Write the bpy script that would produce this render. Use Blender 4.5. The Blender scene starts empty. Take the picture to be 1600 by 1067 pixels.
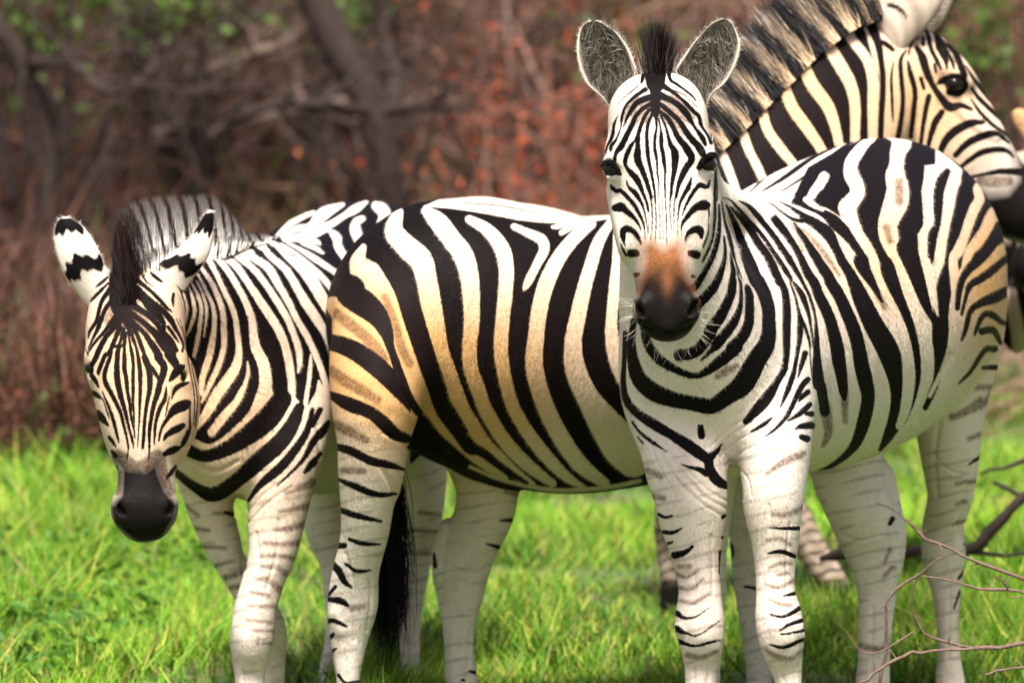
import bpy, math, random
import numpy as np
C=bpy.context.scene
# ---------------------------------------------------------------- camera
cam_d=bpy.data.cameras.new('camera'); cam=bpy.data.objects.new('camera',cam_d); C.collection.objects.link(cam); C.camera=cam
cam.location=(0,0,2.1); cam.rotation_euler=(math.radians(90-5.35),0,0)
cam_d.sensor_width=36; cam_d.lens=36*9230/1600; cam_d.clip_start=.5; cam_d.clip_end=600
cam_d.dof.use_dof=True; cam_d.dof.focus_distance=12.1; cam_d.dof.aperture_fstop=4.2
# ---------------------------------------------------------------- sky, sun, exposure
SUN_EL,SUN_AZ=math.radians(66),math.radians(186)      # high, behind the photographer
w=bpy.data.worlds.new("World"); C.world=w; w.use_nodes=True; nt=w.node_tree; bg=nt.nodes['Background']
sky=nt.nodes.new('ShaderNodeTexSky'); sky.sky_type='NISHITA'; sky.sun_disc=False; sky.sun_elevation=SUN_EL; sky.sun_rotation=SUN_AZ
sky.air_density=1.0; sky.dust_density=3.0; sky.ozone_density=1.0
wm=nt.nodes.new('ShaderNodeMix'); wm.data_type='RGBA'; wm.blend_type='MULTIPLY'; wm.inputs[0].default_value=1; wm.inputs[7].default_value=(1.10,.92,.90,1)   # bright cloud veil: warmer than clear sky
nt.links.new(sky.outputs[0],wm.inputs[6]); nt.links.new(wm.outputs[2],bg.inputs[0]); bg.inputs[1].default_value=.105
sd=bpy.data.lights.new('sun','SUN'); so=bpy.data.objects.new('sun',sd); C.collection.objects.link(so)
sd.energy=4.8; sd.angle=math.radians(15); sd.color=(1,.95,.88)
so.rotation_euler=(math.radians(90)-SUN_EL,0,math.pi-SUN_AZ)
C.view_settings.view_transform='Standard'; C.view_settings.look='None'; C.view_settings.gamma=1; C.view_settings.exposure=1.05
C.render.engine='CYCLES'; C.cycles.max_bounces=6; C.cycles.transparent_max_bounces=8; C.cycles.use_denoising=True
random.seed(4); rng=np.random.default_rng(4)
# ---------------------------------------------------------------- lens geometry used for placing things (metres)
F_PX=9230.0; PITCH=math.radians(5.35); CAM_H=2.1
FWD=np.array([0,math.cos(PITCH),-math.sin(PITCH)]); UPV=np.array([0,math.sin(PITCH),math.cos(PITCH)]); RGT=np.array([1.,0,0])
CAM=np.array([0,0,CAM_H])
def at(px,py,d):
    return CAM+FWD*d+RGT*((px-800)/F_PX*d)-UPV*((py-533.5)/F_PX*d)
def chart(V):
    q=V-CAM; d=q@FWD
    return np.stack([800+(q@RGT)/d*F_PX,533.5-(q@UPV)/d*F_PX,d],1)
def vnoise(x,y,s,seed=0):
    r=np.random.default_rng(seed); G=r.random((64,64)); u=(x*s)%64; v=(y*s)%64; i=u.astype(int); j=v.astype(int); a=u-i; b=v-j; a=a*a*(3-2*a); b=b*b*(3-2*b)
    return (G[i,j]*(1-a)*(1-b)+G[(i+1)%64,j]*a*(1-b)+G[i,(j+1)%64]*(1-a)*b+G[(i+1)%64,(j+1)%64]*a*b)
def crom(A,n):
    A=np.asarray(A,float)
    if len(A)<3:
        t=np.linspace(0,1,n+1)[:,None]; return A[0]*(1-t)+A[-1]*t
    P=np.vstack([2*A[0]-A[1],A,2*A[-1]-A[-2]]); out=[]
    for i in range(1,len(P)-2):
        p0,p1,p2,p3=P[i-1:i+3]
        for k in range(n):
            t=k/n
            out.append(.5*((2*p1)+(-p0+p2)*t+(2*p0-5*p1+4*p2-p3)*t*t+(-p0+3*p1-3*p2+p3)*t**3))
    out.append(A[-1]); return np.array(out)
class Loft:
    """tapering limb with elliptic sections. nodes: x, y, depth, half width across (px), half width along ref (m)"""
    def __init__(s,nodes,ref=None,k=.03,part=0,n=4,carve=False,pw=2.0):
        nd=np.array(nodes,float); Q=crom(nd,n) if len(nd)>1 else nd
        s.C=np.array([at(*q[:3]) for q in Q]); s.a=np.maximum(Q[:,3],.5)/F_PX*Q[:,2]; s.b=np.maximum(Q[:,4],.002)
        s.ref=np.array(FWD if ref is None else ref,float); s.k=k; s.part=part; s.carve=carve; s.pw=pw
        if len(s.C)==1:
            s.C=np.vstack([s.C,s.C+[0,0,1e-4]]); s.a=np.repeat(s.a,2); s.b=np.repeat(s.b,2)
    def segs(s):
        for i in range(len(s.C)-1):
            T=s.C[i+1]-s.C[i]; L=np.linalg.norm(T)
            if L<1e-9: continue
            yield i,T/L,L
    def eval_into(s,f,P):   # f: current field values at points P (N,3), returns min over segments
        for i,T,L in s.segs():
            B=s.ref-T*(s.ref@T); B/=np.linalg.norm(B); N=np.cross(T,B)
            q=P-s.C[i]; t=q@T; tc=np.clip(t,0,L); w=t-tc; h=tc/L
            a=s.a[i]*(1-h)+s.a[i+1]*h; b=s.b[i]*(1-h)+s.b[i+1]*h; c=np.minimum(a,b)
            u=np.abs(q@N)/a; v=np.abs(q@B)/b; w=np.abs(w)/c
            if s.pw==2.0:
                k0=np.sqrt(u*u+v*v+w*w); k1=np.sqrt((u/a)**2+(v/b)**2+(w/c)**2)
                d=k0*(k0-1)/np.maximum(k1,1e-6)
            else:
                k0=(u**s.pw+v**s.pw+w**s.pw)**(1/s.pw); d=(k0-1)*np.minimum(a,b)
            np.minimum(f,d,out=f)
        return f
    def bounds(s,m):
        r=max(s.a.max(),s.b.max())+m
        return s.C.min(0)-r,s.C.max(0)+r
def smin(a,b,k):
    h=np.maximum(k-np.abs(a-b),0)/k
    return np.minimum(a,b)-h*h*k*.25
def field_grid(lofts,o,shape,h):
    F=np.full(shape,.2,np.float32)
    for lf in lofts:
        G=None; M=.045
        lo,hi=lf.bounds(M)
        i0=np.maximum(np.floor((lo-o)/h).astype(int),0); i1=np.minimum(np.ceil((hi-o)/h).astype(int)+1,shape)
        if (i1<=i0).any(): continue
        G=np.full(i1-i0,.2,np.float32)
        for i,T,L in lf.segs():
            r=max(lf.a[i],lf.a[i+1],lf.b[i],lf.b[i+1])+M
            p0=np.minimum(lf.C[i],lf.C[i+1])-r; p1=np.maximum(lf.C[i],lf.C[i+1])+r
            j0=np.maximum(np.floor((p0-o)/h).astype(int),i0); j1=np.minimum(np.ceil((p1-o)/h).astype(int)+1,i1)
            if (j1<=j0).any(): continue
            B=lf.ref-T*(lf.ref@T); B/=np.linalg.norm(B); N=np.cross(T,B)
            ax=[(o[c]+h*np.arange(j0[c],j1[c])-lf.C[i][c]).astype(np.float32) for c in range(3)]
            X=ax[0][:,None,None]; Y=ax[1][None,:,None]; Z=ax[2][None,None,:]
            t=X*T[0]+Y*T[1]+Z*T[2]; tc=np.clip(t,0,L); w=t-tc; hh=tc/np.float32(L)
            a=lf.a[i]+(lf.a[i+1]-lf.a[i])*hh; b=lf.b[i]+(lf.b[i+1]-lf.b[i])*hh; c=np.minimum(a,b)
            u=np.abs(X*N[0]+Y*N[1]+Z*N[2])/a; v=np.abs(X*B[0]+Y*B[1]+Z*B[2])/b; w=np.abs(w)/c
            if lf.pw==2.0:
                k0=np.sqrt(u*u+v*v+w*w); k1=np.sqrt((u/a)**2+(v/b)**2+(w/c)**2)
                d=k0*(k0-1)/np.maximum(k1,1e-6)
            else:
                k0=(u**lf.pw+v**lf.pw+w**lf.pw)**(1/lf.pw); d=(k0-1)*np.minimum(a,b)
            sl=tuple(slice(j0[c]-i0[c],j1[c]-i0[c]) for c in range(3))
            G[sl]=np.minimum(G[sl],d)
        sl=tuple(slice(i0[c],i1[c]) for c in range(3))
        if lf.carve: F[sl]=-smin(-F[sl],G,lf.k)
        else: F[sl]=smin(F[sl],G,lf.k)
    return F
def field_pts(lofts,P):
    F=np.full(len(P),.2)
    for lf in lofts:
        lo,hi=lf.bounds(.045); m=((P>lo)&(P<hi)).all(1)
        if not m.any(): continue
        G=lf.eval_into(np.full(m.sum(),.2),P[m])
        F[m]= -smin(-F[m],G,lf.k) if lf.carve else smin(F[m],G,lf.k)
    return F
def part_pts(lofts,P):
    best=np.full(len(P),1e3); part=np.zeros(len(P),int)
    for lf in lofts:
        if lf.carve: continue
        lo,hi=lf.bounds(.06); m=np.where(((P>lo)&(P<hi)).all(1))[0]
        if not len(m): continue
        g=lf.eval_into(np.full(len(m),1e3),P[m]); w=g<best[m]
        best[m[w]]=g[w]; part[m[w]]=lf.part
    return part
def surface_net(F,o,h):
    s=F<0; nx,ny,nz=F.shape
    cs=np.zeros((nx-1,ny-1,nz-1),np.int8)
    for dx in (0,1):
        for dy in (0,1):
            for dz in (0,1): cs+=s[dx:nx-1+dx,dy:ny-1+dy,dz:nz-1+dz]
    act=(cs>0)&(cs<8); ijk=np.argwhere(act); idx=np.full(act.shape,-1,np.int64); idx[act]=np.arange(len(ijk))
    acc=np.zeros((len(ijk),3)); cnt=np.zeros(len(ijk))
    corners=[(a,b,c) for a in (0,1) for b in (0,1) for c in (0,1)]
    val={c:F[ijk[:,0]+c[0],ijk[:,1]+c[1],ijk[:,2]+c[2]] for c in corners}
    for c in corners:
        for ax in range(3):
            if c[ax]: continue
            e=list(c); e[ax]=1; e=tuple(e); A=val[c]; B=val[e]; m=(A<0)!=(B<0)
            t=np.zeros(len(A)); t[m]=A[m]/(A[m]-B[m]); p=np.tile(np.array(c,float),(len(A),1)); p[:,ax]+=t
            acc[m]+=p[m]; cnt+=m
    V=o+h*(ijk+acc/cnt[:,None]); faces=[]
    for ax in range(3):
        b,c=[(1,2),(2,0),(0,1)][ax]
        sl0=[slice(None)]*3; sl1=[slice(None)]*3; sl0[ax]=slice(0,-1); sl1[ax]=slice(1,None)
        s0=s[tuple(sl0)]; s1=s[tuple(sl1)]; E=np.argwhere(s0!=s1)
        m=(E[:,b]>0)&(E[:,c]>0)&(E[:,b]<F.shape[b]-1)&(E[:,c]<F.shape[c]-1); E=E[m]; inside=s0[tuple(E.T)]
        q=[]
        for db,dc in ((-1,-1),(0,-1),(0,0),(-1,0)):
            K=E.copy(); K[:,b]+=db; K[:,c]+=dc; q.append(idx[tuple(K.T)])
        q=np.stack(q,1); q[~inside]=q[~inside][:,::-1]; faces.append(q)
    return V,np.vstack(faces)
def normals(V,Fc):
    n=np.cross(V[Fc[:,2]]-V[Fc[:,0]],V[Fc[:,3]]-V[Fc[:,1]]); N=np.zeros_like(V)
    for i in range(4): 
        for c in range(3): N[:,c]+=np.bincount(Fc[:,i],n[:,c],len(V))
    return N/np.maximum(np.linalg.norm(N,axis=1,keepdims=True),1e-12)
def lap(V,Fc,it=1,lam=.5,mask=None):
    E=np.vstack([Fc[:,[0,1]],Fc[:,[1,2]],Fc[:,[2,3]],Fc[:,[3,0]]]); E=np.unique(np.sort(E,1),axis=0)
    deg=np.bincount(E.ravel(),minlength=len(V)).astype(float)
    for _ in range(it):
        A=np.zeros_like(V)
        for c in range(3): A[:,c]=np.bincount(E[:,0],V[E[:,1],c],len(V))+np.bincount(E[:,1],V[E[:,0],c],len(V))
        D=A/np.maximum(deg,1)[:,None]-V
        if mask is not None: D*=mask[:,None]
        V=V+lam*D
    return V
def subdiv(V,Fc,sel):
    """split the selected quads in four; neighbours get the edge mid-points as n-gons. returns V, quads, ngons list"""
    S=Fc[sel]; E=np.vstack([S[:,[0,1]],S[:,[1,2]],S[:,[2,3]],S[:,[3,0]]]); key=np.sort(E,1); U,inv=np.unique(key,axis=0,return_inverse=True)
    inv=inv.ravel(); n0=len(V); mid=(V[U[:,0]]+V[U[:,1]])/2; m=len(S); e=[inv[i*m:(i+1)*m]+n0 for i in range(4)]
    cen=V[S].mean(1); c=n0+len(mid)+np.arange(m)
    Q=np.vstack([np.stack([S[:,i],e[i],c,e[(i-1)%4]],1) for i in range(4)])
    V2=np.vstack([V,mid,cen])
    # transition faces
    R=Fc[~sel]; ng=[]; keep=np.ones(len(R),bool)
    big=U[:,0].astype(np.int64)*n0+U[:,1]; order=np.argsort(big); bs=big[order]
    hit=np.full((len(R),4),-1,np.int64)
    for i in range(4):
        k=np.sort(R[:,[i,(i+1)%4]],1); kk=k[:,0].astype(np.int64)*n0+k[:,1]; p=np.searchsorted(bs,kk); p=np.minimum(p,len(bs)-1)
        ok=bs[p]==kk; hit[ok,i]=order[p[ok]]+n0
    tr=(hit>=0).any(1)
    for r,hh in zip(R[tr],hit[tr]):
        f=[]
        for i in range(4):
            f.append(int(r[i]))
            if hh[i]>=0: f.append(int(hh[i]))
        ng.append(f)
    return V2,np.vstack([R[~tr],Q]),ng
def lat(px0,py0,d0,px1,py1,d1):
    a=at(px1,py1,d1)-at(px0,py0,d0); a[2]=0; a/=np.linalg.norm(a); L=np.array([a[1],-a[0],0]); return L if L@FWD<0 else -L
# parts: 0 trunk, 1 head, 2 neck, 3.. legs
def zebra_front():
    L=lat(1120,600,12.2,1480,430,13.6); z=[]
    z.append(Loft([(1106,602,12.19,60,.11),(1112,590,12.30,135,.175),(1150,555,12.48,190,.225),(1215,522,12.72,220,.285),(1285,495,12.92,232,.325),(1340,463,13.12,230,.315),(1382,428,13.30,212,.275),(1412,420,13.44,184,.22),(1434,430,13.54,135,.16)],L,.05,0,5))
    z.append(Loft([(1038,185,11.99,50,.085),(1046,290,12.07,70,.125),(1060,400,12.14,90,.17),(1085,510,12.22,116,.20),(1105,590,12.27,128,.18)],None,.06,2,5))
    z.append(Loft([(1150,330,12.52,30,.07),(1110,300,12.30,26,.06),(1075,230,12.12,22,.05)],None,.08,2))
    # shoulders and front legs
    z.append(Loft([(1205,470,12.55,45,.09),(1212,590,12.36,62,.12),(1212,690,12.20,56,.11),(1209,760,12.14,50,.085),(1208,800,12.13,45,.07),(1211,840,12.13,38,.06),(1211,885,12.13,32,.05),(1212,928,12.12,31,.044),(1217,966,12.11,38,.046),(1221,1003,12.11,35,.043),(1228,1040,12.13,26,.034),(1233,1075,12.13,21,.029),(1236,1130,12.13,21,.03),(1236,1165,12.12,27,.036),(1236,1195,12.08,24,.034)],None,.045,3))
    z.append(Loft([(1050,560,12.42,40,.09),(1052,640,12.30,58,.11),(1066,715,12.20,62,.10),(1078,770,12.17,58,.08),(1082,808,12.17,53,.07),(1086,848,12.17,43,.058),(1090,888,12.17,35,.05),(1094,932,12.16,34,.044),(1093,966,12.15,39,.046),(1096,1000,12.15,36,.043),(1096,1032,12.17,28,.034),(1095,1072,12.17,25,.029),(1094,1130,12.17,21,.03),(1094,1165,12.16,27,.036),(1094,1195,12.12,24,.034)],None,.045,4))
    # hind legs
    z.append(Loft([(1462,420,13.45,85,.13),(1478,520,13.35,88,.15),(1485,590,13.30,66,.13),(1483,660,13.30,54,.105),(1485,731,13.33,43,.08),(1484,778,13.36,35,.062),(1473,826,13.41,33,.055),(1474,871,13.42,34,.05),(1478,915,13.42,25,.04),(1480,972,13.41,18,.034),(1482,1018,13.41,18,.034),(1485,1070,13.41,24,.038),(1487,1100,13.38,22,.036),(1487,1128,13.34,26,.045)],None,.05,5))
    z.append(Loft([(1310,560,13.35,85,.13),(1315,670,13.2,66,.12),(1326,751,13.12,54,.10),(1345,801,13.12,51,.085),(1360,845,13.14,47,.07),(1368,884,13.14,38,.055),(1370,932,13.14,30,.042),(1367,985,13.13,27,.034),(1365,1037,13.13,26,.034),(1363,1075,13.13,28,.038),(1361,1105,13.10,25,.036),(1360,1140,13.06,28,.045)],None,.03,6))
    z.append(Loft([(1385,740,13.16,12,.03),(1396,790,13.18,12,.03),(1404,835,13.18,11,.03),(1396,880,13.17,9,.03)],None,.04,6))
    h=[]
    h.append(Loft([(1028,172,11.97,46,.045),(1028,182,11.94,70,.08),(1028,194,11.93,77,.1),(1029,205,11.92,79,.108),(1030,240,11.91,80,.115),(1032,275,11.91,78,.12),(1037,310,11.90,77,.122),(1038,345,11.885,72,.118),(1039,380,11.865,64,.105),(1040,410,11.845,52,.09),(1040,437,11.83,47,.078),(1041,458,11.82,47,.07),(1041,476,11.815,47,.064),(1042,490,11.81,42,.055),(1043,502,11.81,33,.04)],None,.03,1,4,pw=2.35))
    for sx,x in ((-1,961),(1,1102)):
        h.append(Loft([(x-sx*4,238,11.875,17,.035),(x-sx*8,262,11.87,15,.03)],None,.03,1))            # brow
        h.append(Loft([(x+sx*2,300,11.885,10,.03),(x-sx*6,350,11.86,9,.03),(x-sx*16,392,11.84,9,.03)],None,.03,1)) # cheek crest
    h.append(Loft([(1001,478,11.765,14,.022),(1004,494,11.765,13,.02)],None,.03,1))
    h.append(Loft([(1083,476,11.765,13,.022),(1080,492,11.765,12,.02)],None,.03,1))
    h.append(Loft([(1026,506,11.79,15,.025),(1044,512,11.785,16,.028),(1062,506,11.79,15,.025)],None,.02,1))
    h.append(Loft([(991,466,11.745,3.5,.03),(994,476,11.74,6,.034),(1000,487,11.74,5.5,.032),(1006,494,11.74,3,.02)],None,.006,1,carve=True))
    h.append(Loft([(1090,464,11.745,3.5,.03),(1088,474,11.74,6,.034),(1083,485,11.74,5.5,.032),(1078,492,11.74,3,.02)],None,.006,1,carve=True))
    h.append(Loft([(1004,506,11.76,1.3,.02),(1020,515,11.755,1.6,.02),(1044,519,11.75,1.6,.02),(1066,515,11.755,1.6,.02),(1082,505,11.76,1.3,.02)],None,.004,1,carve=True))
    h.append(Loft([(1022,200,11.84,4,.012),(1028,290,11.80,8,.012),(1034,380,11.785,12,.012)],None,.03,1))
    h.append(Loft([(955,264,11.83,12,.018)],None,.008,1,carve=True))
    h.append(Loft([(943,254,11.845,4,.008),(951,246,11.832,6,.010),(961,248,11.826,6,.010),(971,262,11.833,4,.007)],None,.008,1))
    h.append(Loft([(948,276,11.842,3,.006),(957,280,11.835,4,.007),(967,276,11.835,3,.006)],None,.008,1))
    h.append(Loft([(1106,257,11.83,12,.018)],None,.008,1,carve=True))
    h.append(Loft([(1117,243,11.845,4,.008),(1110,238,11.832,6,.010),(1100,242,11.826,6,.010),(1090,258,11.833,4,.007)],None,.008,1))
    h.append(Loft([(1113,269,11.842,3,.006),(1104,273,11.835,4,.007),(1094,270,11.835,3,.006)],None,.008,1))
    return z+h
def zebra_middle():
    L=lat(600,490,13.0,1150,550,13.5); z=[]
    z.append(Loft([(632,500,13.03,80,.10),(648,492,13.02,140,.17),(676,494,13.02,172,.235),(724,518,13.06,200,.285),(800,535,13.14,218,.305),(880,554,13.22,217,.305),(960,550,13.30,214,.28),(1040,540,13.38,208,.25),(1110,530,13.45,190,.21),(1150,540,13.5,140,.14)],L,.05,0,5))
    z.append(Loft([(640,400,13.05,22,.05),(670,365,13.05,20,.06),(740,350,13.12,20,.06)],L,.09,0))
    z.append(Loft([(1090,430,13.48,130,.15),(1160,338,13.60,132,.13),(1232,256,13.72,130,.115),(1302,178,13.84,122,.10),(1362,122,13.96,102,.09),(1405,98,14.02,74,.075)],None,.06,2,5))
    # near hind, far hind
    z.append(Loft([(628,440,12.95,78,.10),(601,540,12.84,84,.13),(588,620,12.76,72,.125),(583,684,12.75,57,.10),(580,736,12.76,52,.082),(574,796,12.78,42,.065),(570,832,12.80,38,.058),(563,864,12.82,36,.054),(555,898,12.84,37,.052),(551,944,12.86,40,.05),(546,992,12.87,31,.042),(544,1035,12.87,23,.034),(544,1072,12.87,18,.031),(544,1130,12.87,20,.033),(547,1165,12.86,23,.038),(556,1195,12.85,26,.04)],None,.05,5))
    z.append(Loft([(720,600,13.25,75,.11),(745,690,13.25,60,.10),(761,760,13.27,49,.08),(757,800,13.28,47,.07),(738,848,13.30,43,.06),(724,882,13.31,44,.055),(719,928,13.32,37,.045),(717,972,13.32,27,.037),(718,1020,13.32,24,.034),(721,1064,13.32,26,.038),(728,1095,13.32,24,.036),(738,1125,13.32,28,.042)],None,.03,6))
    z.append(Loft([(695,820,13.30,9,.03),(685,862,13.31,9,.03),(690,905,13.31,8,.03)],None,.03,6))
    # fore legs
    z.append(Loft([(1110,500,13.3,60,.1),(1105,640,13.18,60,.10),(1104,760,13.15,46,.075),(1104,850,13.15,33,.055),(1106,905,13.15,29,.046),(1105,950,13.15,28,.042),(1105,1010,13.16,22,.032),(1105,1090,13.16,21,.032),(1108,1130,13.16,24,.038),(1114,1160,13.14,26,.04)],None,.05,3))
    z.append(Loft([(1170,560,13.6,55,.09),(1168,660,13.62,55,.09),(1166,760,13.62,42,.07),(1170,830,13.62,32,.055),(1172,883,13.62,29,.048),(1177,940,13.62,27,.042),(1182,985,13.62,25,.038),(1186,1040,13.62,21,.032),(1187,1090,13.62,22,.034),(1192,1120,13.6,26,.04)],None,.04,4))
    h=[]
    h.append(Loft([(1395,78,14.02,42,.075),(1415,106,14.02,72,.09),(1440,150,14.02,88,.10),(1468,195,14.01,86,.10),(1500,238,14.0,78,.09),(1535,278,14.0,66,.075),(1570,312,14.0,55,.065),(1598,332,14.0,48,.062),(1620,345,14.0,38,.052),(1632,352,14.0,20,.03)],None,.03,1,4,pw=2.2))
    h.append(Loft([(1478,108,13.94,16,.03),(1496,118,13.935,17,.03),(1508,128,13.94,12,.025)],None,.03,1))
    h.append(Loft([(1430,215,13.95,34,.03),(1450,240,13.95,30,.03)],None,.04,1))
    h.append(Loft([(1490,131,13.90,15,.014)],None,.012,1,carve=True))
    h.append(Loft([(1612,318,13.94,6,.012),(1620,328,13.94,5,.012)],None,.01,1,carve=True))
    return z+h
def zebra_left():
    L=lat(375,640,12.95,600,490,14.25); z=[]
    z.append(Loft([(352,668,12.93,50,.08),(362,645,13.0,115,.14),(400,595,13.18,190,.20),(450,575,13.4,200,.255),(500,560,13.65,210,.285),(545,530,13.9,210,.285),(580,505,14.1,188,.25),(602,490,14.25,135,.17)],L,.05,0,5))
    z.append(Loft([(216,462,12.78,40,.08),(245,480,12.85,74,.10),(290,508,12.95,112,.12),(345,545,13.07,150,.14),(400,570,13.22,175,.15)],None,.06,2,5))
    z.append(Loft([(300,560,12.95,50,.10),(322,640,12.94,52,.10),(350,705,12.96,62,.11)],None,.06,2,5))
    z.append(Loft([(455,520,13.22,48,.08),(462,620,13.08,58,.11),(452,700,12.98,58,.10),(440,760,12.95,50,.08),(432,808,12.94,46,.066),(424,864,12.93,39,.055),(411,908,12.92,33,.048),(398,956,12.91,34,.046),(393,1000,12.91,34,.044),(390,1044,12.93,26,.034),(391,1080,12.93,23,.03),(392,1130,12.93,22,.032),(392,1165,12.9,26,.038)],None,.045,3))
    z.append(Loft([(320,640,13.05,40,.09),(318,720,13.05,46,.10),(325,780,13.05,37,.075),(337,820,13.06,33,.06),(354,864,13.07,28,.052),(374,900,13.08,25,.046),(398,940,13.09,27,.044),(416,980,13.10,31,.044),(421,1015,13.12,27,.038),(424,1067,13.13,21,.03),(426,1120,13.13,22,.032),(426,1150,13.1,26,.038)],None,.045,4))
    z.append(Loft([(600,520,13.95,80,.12),(630,620,13.9,66,.12),(650,700,13.88,50,.10),(654,760,13.88,43,.08),(653,808,13.90,38,.065),(648,864,13.93,29,.052),(642,920,13.94,24,.045),(639,968,13.94,19,.036),(640,1020,13.94,16,.032),(643,1070,13.94,18,.034),(645,1100,13.9,22,.04)],None,.05,5))
    z.append(Loft([(500,600,14.0,70,.11),(510,700,13.95,56,.10),(512,790,13.92,44,.08),(520,836,13.92,40,.065),(528,880,13.92,28,.05),(530,930,13.92,24,.045),(530,970,13.9,20,.036),(522,1020,13.87,18,.032),(510,1067,13.84,18,.034),(500,1100,13.8,22,.04)],None,.04,6))
    h=[]
    h.append(Loft([(209,462,12.76,40,.045),(211,472,12.74,60,.07),(212,495,12.72,73,.10),(212,530,12.70,78,.112),(215,565,12.68,77,.12),(222,600,12.66,78,.122),(229,635,12.64,77,.12),(231,665,12.62,70,.108),(229,692,12.60,57,.09),(229,716,12.59,47,.078),(229,745,12.58,44,.07),(228,772,12.57,46,.068),(226,793,12.56,48,.064),(227,810,12.555,40,.05),(229,822,12.555,26,.03)],None,.03,1,4,pw=2.35))
    h.append(Loft([(150,560,12.64,14,.03),(153,585,12.63,12,.028)],None,.03,1))
    h.append(Loft([(272,560,12.61,18,.03),(277,590,12.60,13,.028)],None,.03,1))
    h.append(Loft([(290,580,12.70,10,.05),(302,625,12.68,7,.05),(290,675,12.66,8,.04)],None,.03,1))
    h.append(Loft([(190,790,12.53,13,.02),(192,804,12.53,12,.018)],None,.03,1))
    h.append(Loft([(263,790,12.53,13,.02),(261,804,12.53,12,.018)],None,.03,1))
    h.append(Loft([(183,782,12.50,3,.03),(186,794,12.49,5,.034),(193,803,12.49,4,.026)],None,.006,1,carve=True))
    h.append(Loft([(270,781,12.50,3,.03),(267,793,12.49,5,.034),(260,803,12.49,4,.026)],None,.006,1,carve=True))
    h.append(Loft([(196,826,12.51,1.5,.02),(226,834,12.50,1.7,.02),(256,827,12.51,1.5,.02)],None,.004,1,carve=True))
    h.append(Loft([(283,590,12.585,9,.014)],None,.01,1,carve=True))
    h.append(Loft([(143,578,12.61,8,.014)],None,.01,1,carve=True))
    return z+h
def zebra_far():
    L=lat(1060,420,15.1,1560,420,15.7); z=[]
    z.append(Loft([(1035,400,15.1,50,.07),(1060,390,15.1,120,.17),(1110,385,15.12,155,.23),(1200,410,15.2,175,.28),(1300,420,15.3,180,.29),(1400,415,15.45,175,.26),(1480,400,15.55,165,.22),(1540,430,15.6,120,.17),(1575,470,15.6,70,.11)],L,.05,0,5))
    z.append(Loft([(1500,330,15.6,90,.13),(1575,320,15.55,80,.11),(1630,290,15.45,62,.09),(1665,265,15.35,48,.08)],None,.06,2,5))
    z.append(Loft([(1085,430,15.0,70,.12),(1078,560,14.95,66,.12),(1068,680,14.95,46,.08),(1055,780,15.0,32,.06),(1048,840,15.05,26,.05),(1046,900,15.05,16,.034),(1046,960,15.05,17,.034),(1050,990,15.03,20,.04)],None,.05,5))
    z.append(Loft([(1130,430,15.35,70,.12),(1160,560,15.3,60,.11),(1190,680,15.25,44,.08),(1215,760,15.22,34,.06),(1245,820,15.2,30,.05),(1272,865,15.18,25,.042),(1292,895,15.16,25,.042),(1306,918,15.14,24,.04),(1318,934,15.12,20,.045)],None,.04,6))
    z.append(Loft([(1480,480,15.4,60,.1),(1475,620,15.35,48,.08),(1474,720,15.35,32,.055),(1474,800,15.35,24,.045),(1474,900,15.35,18,.034),(1474,960,15.33,20,.036)],None,.05,3))
    z.append(Loft([(1500,480,15.75,60,.1),(1475,620,15.75,48,.08),(1476,720,15.75,30,.055),(1476,800,15.75,22,.045),(1476,900,15.75,16,.034),(1476,940,15.73,18,.036)],None,.05,4))
    h=[Loft([(1690,225,15.3,36,.06),(1692,250,15.28,54,.10),(1688,300,15.25,56,.11),(1664,350,15.22,52,.09),(1636,390,15.2,46,.07),(1626,415,15.18,46,.065),(1622,435,15.18,34,.045)],None,.03,1,4,pw=2.3)]
    h.append(Loft([(1610,450,15.3,30,.06),(1596,495,15.45,26,.08),(1590,520,15.5,24,.07)],None,.03,0))
    return z+h
BEASTS=dict(A=zebra_front,B=zebra_middle,C=zebra_left,D=zebra_far)
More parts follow.
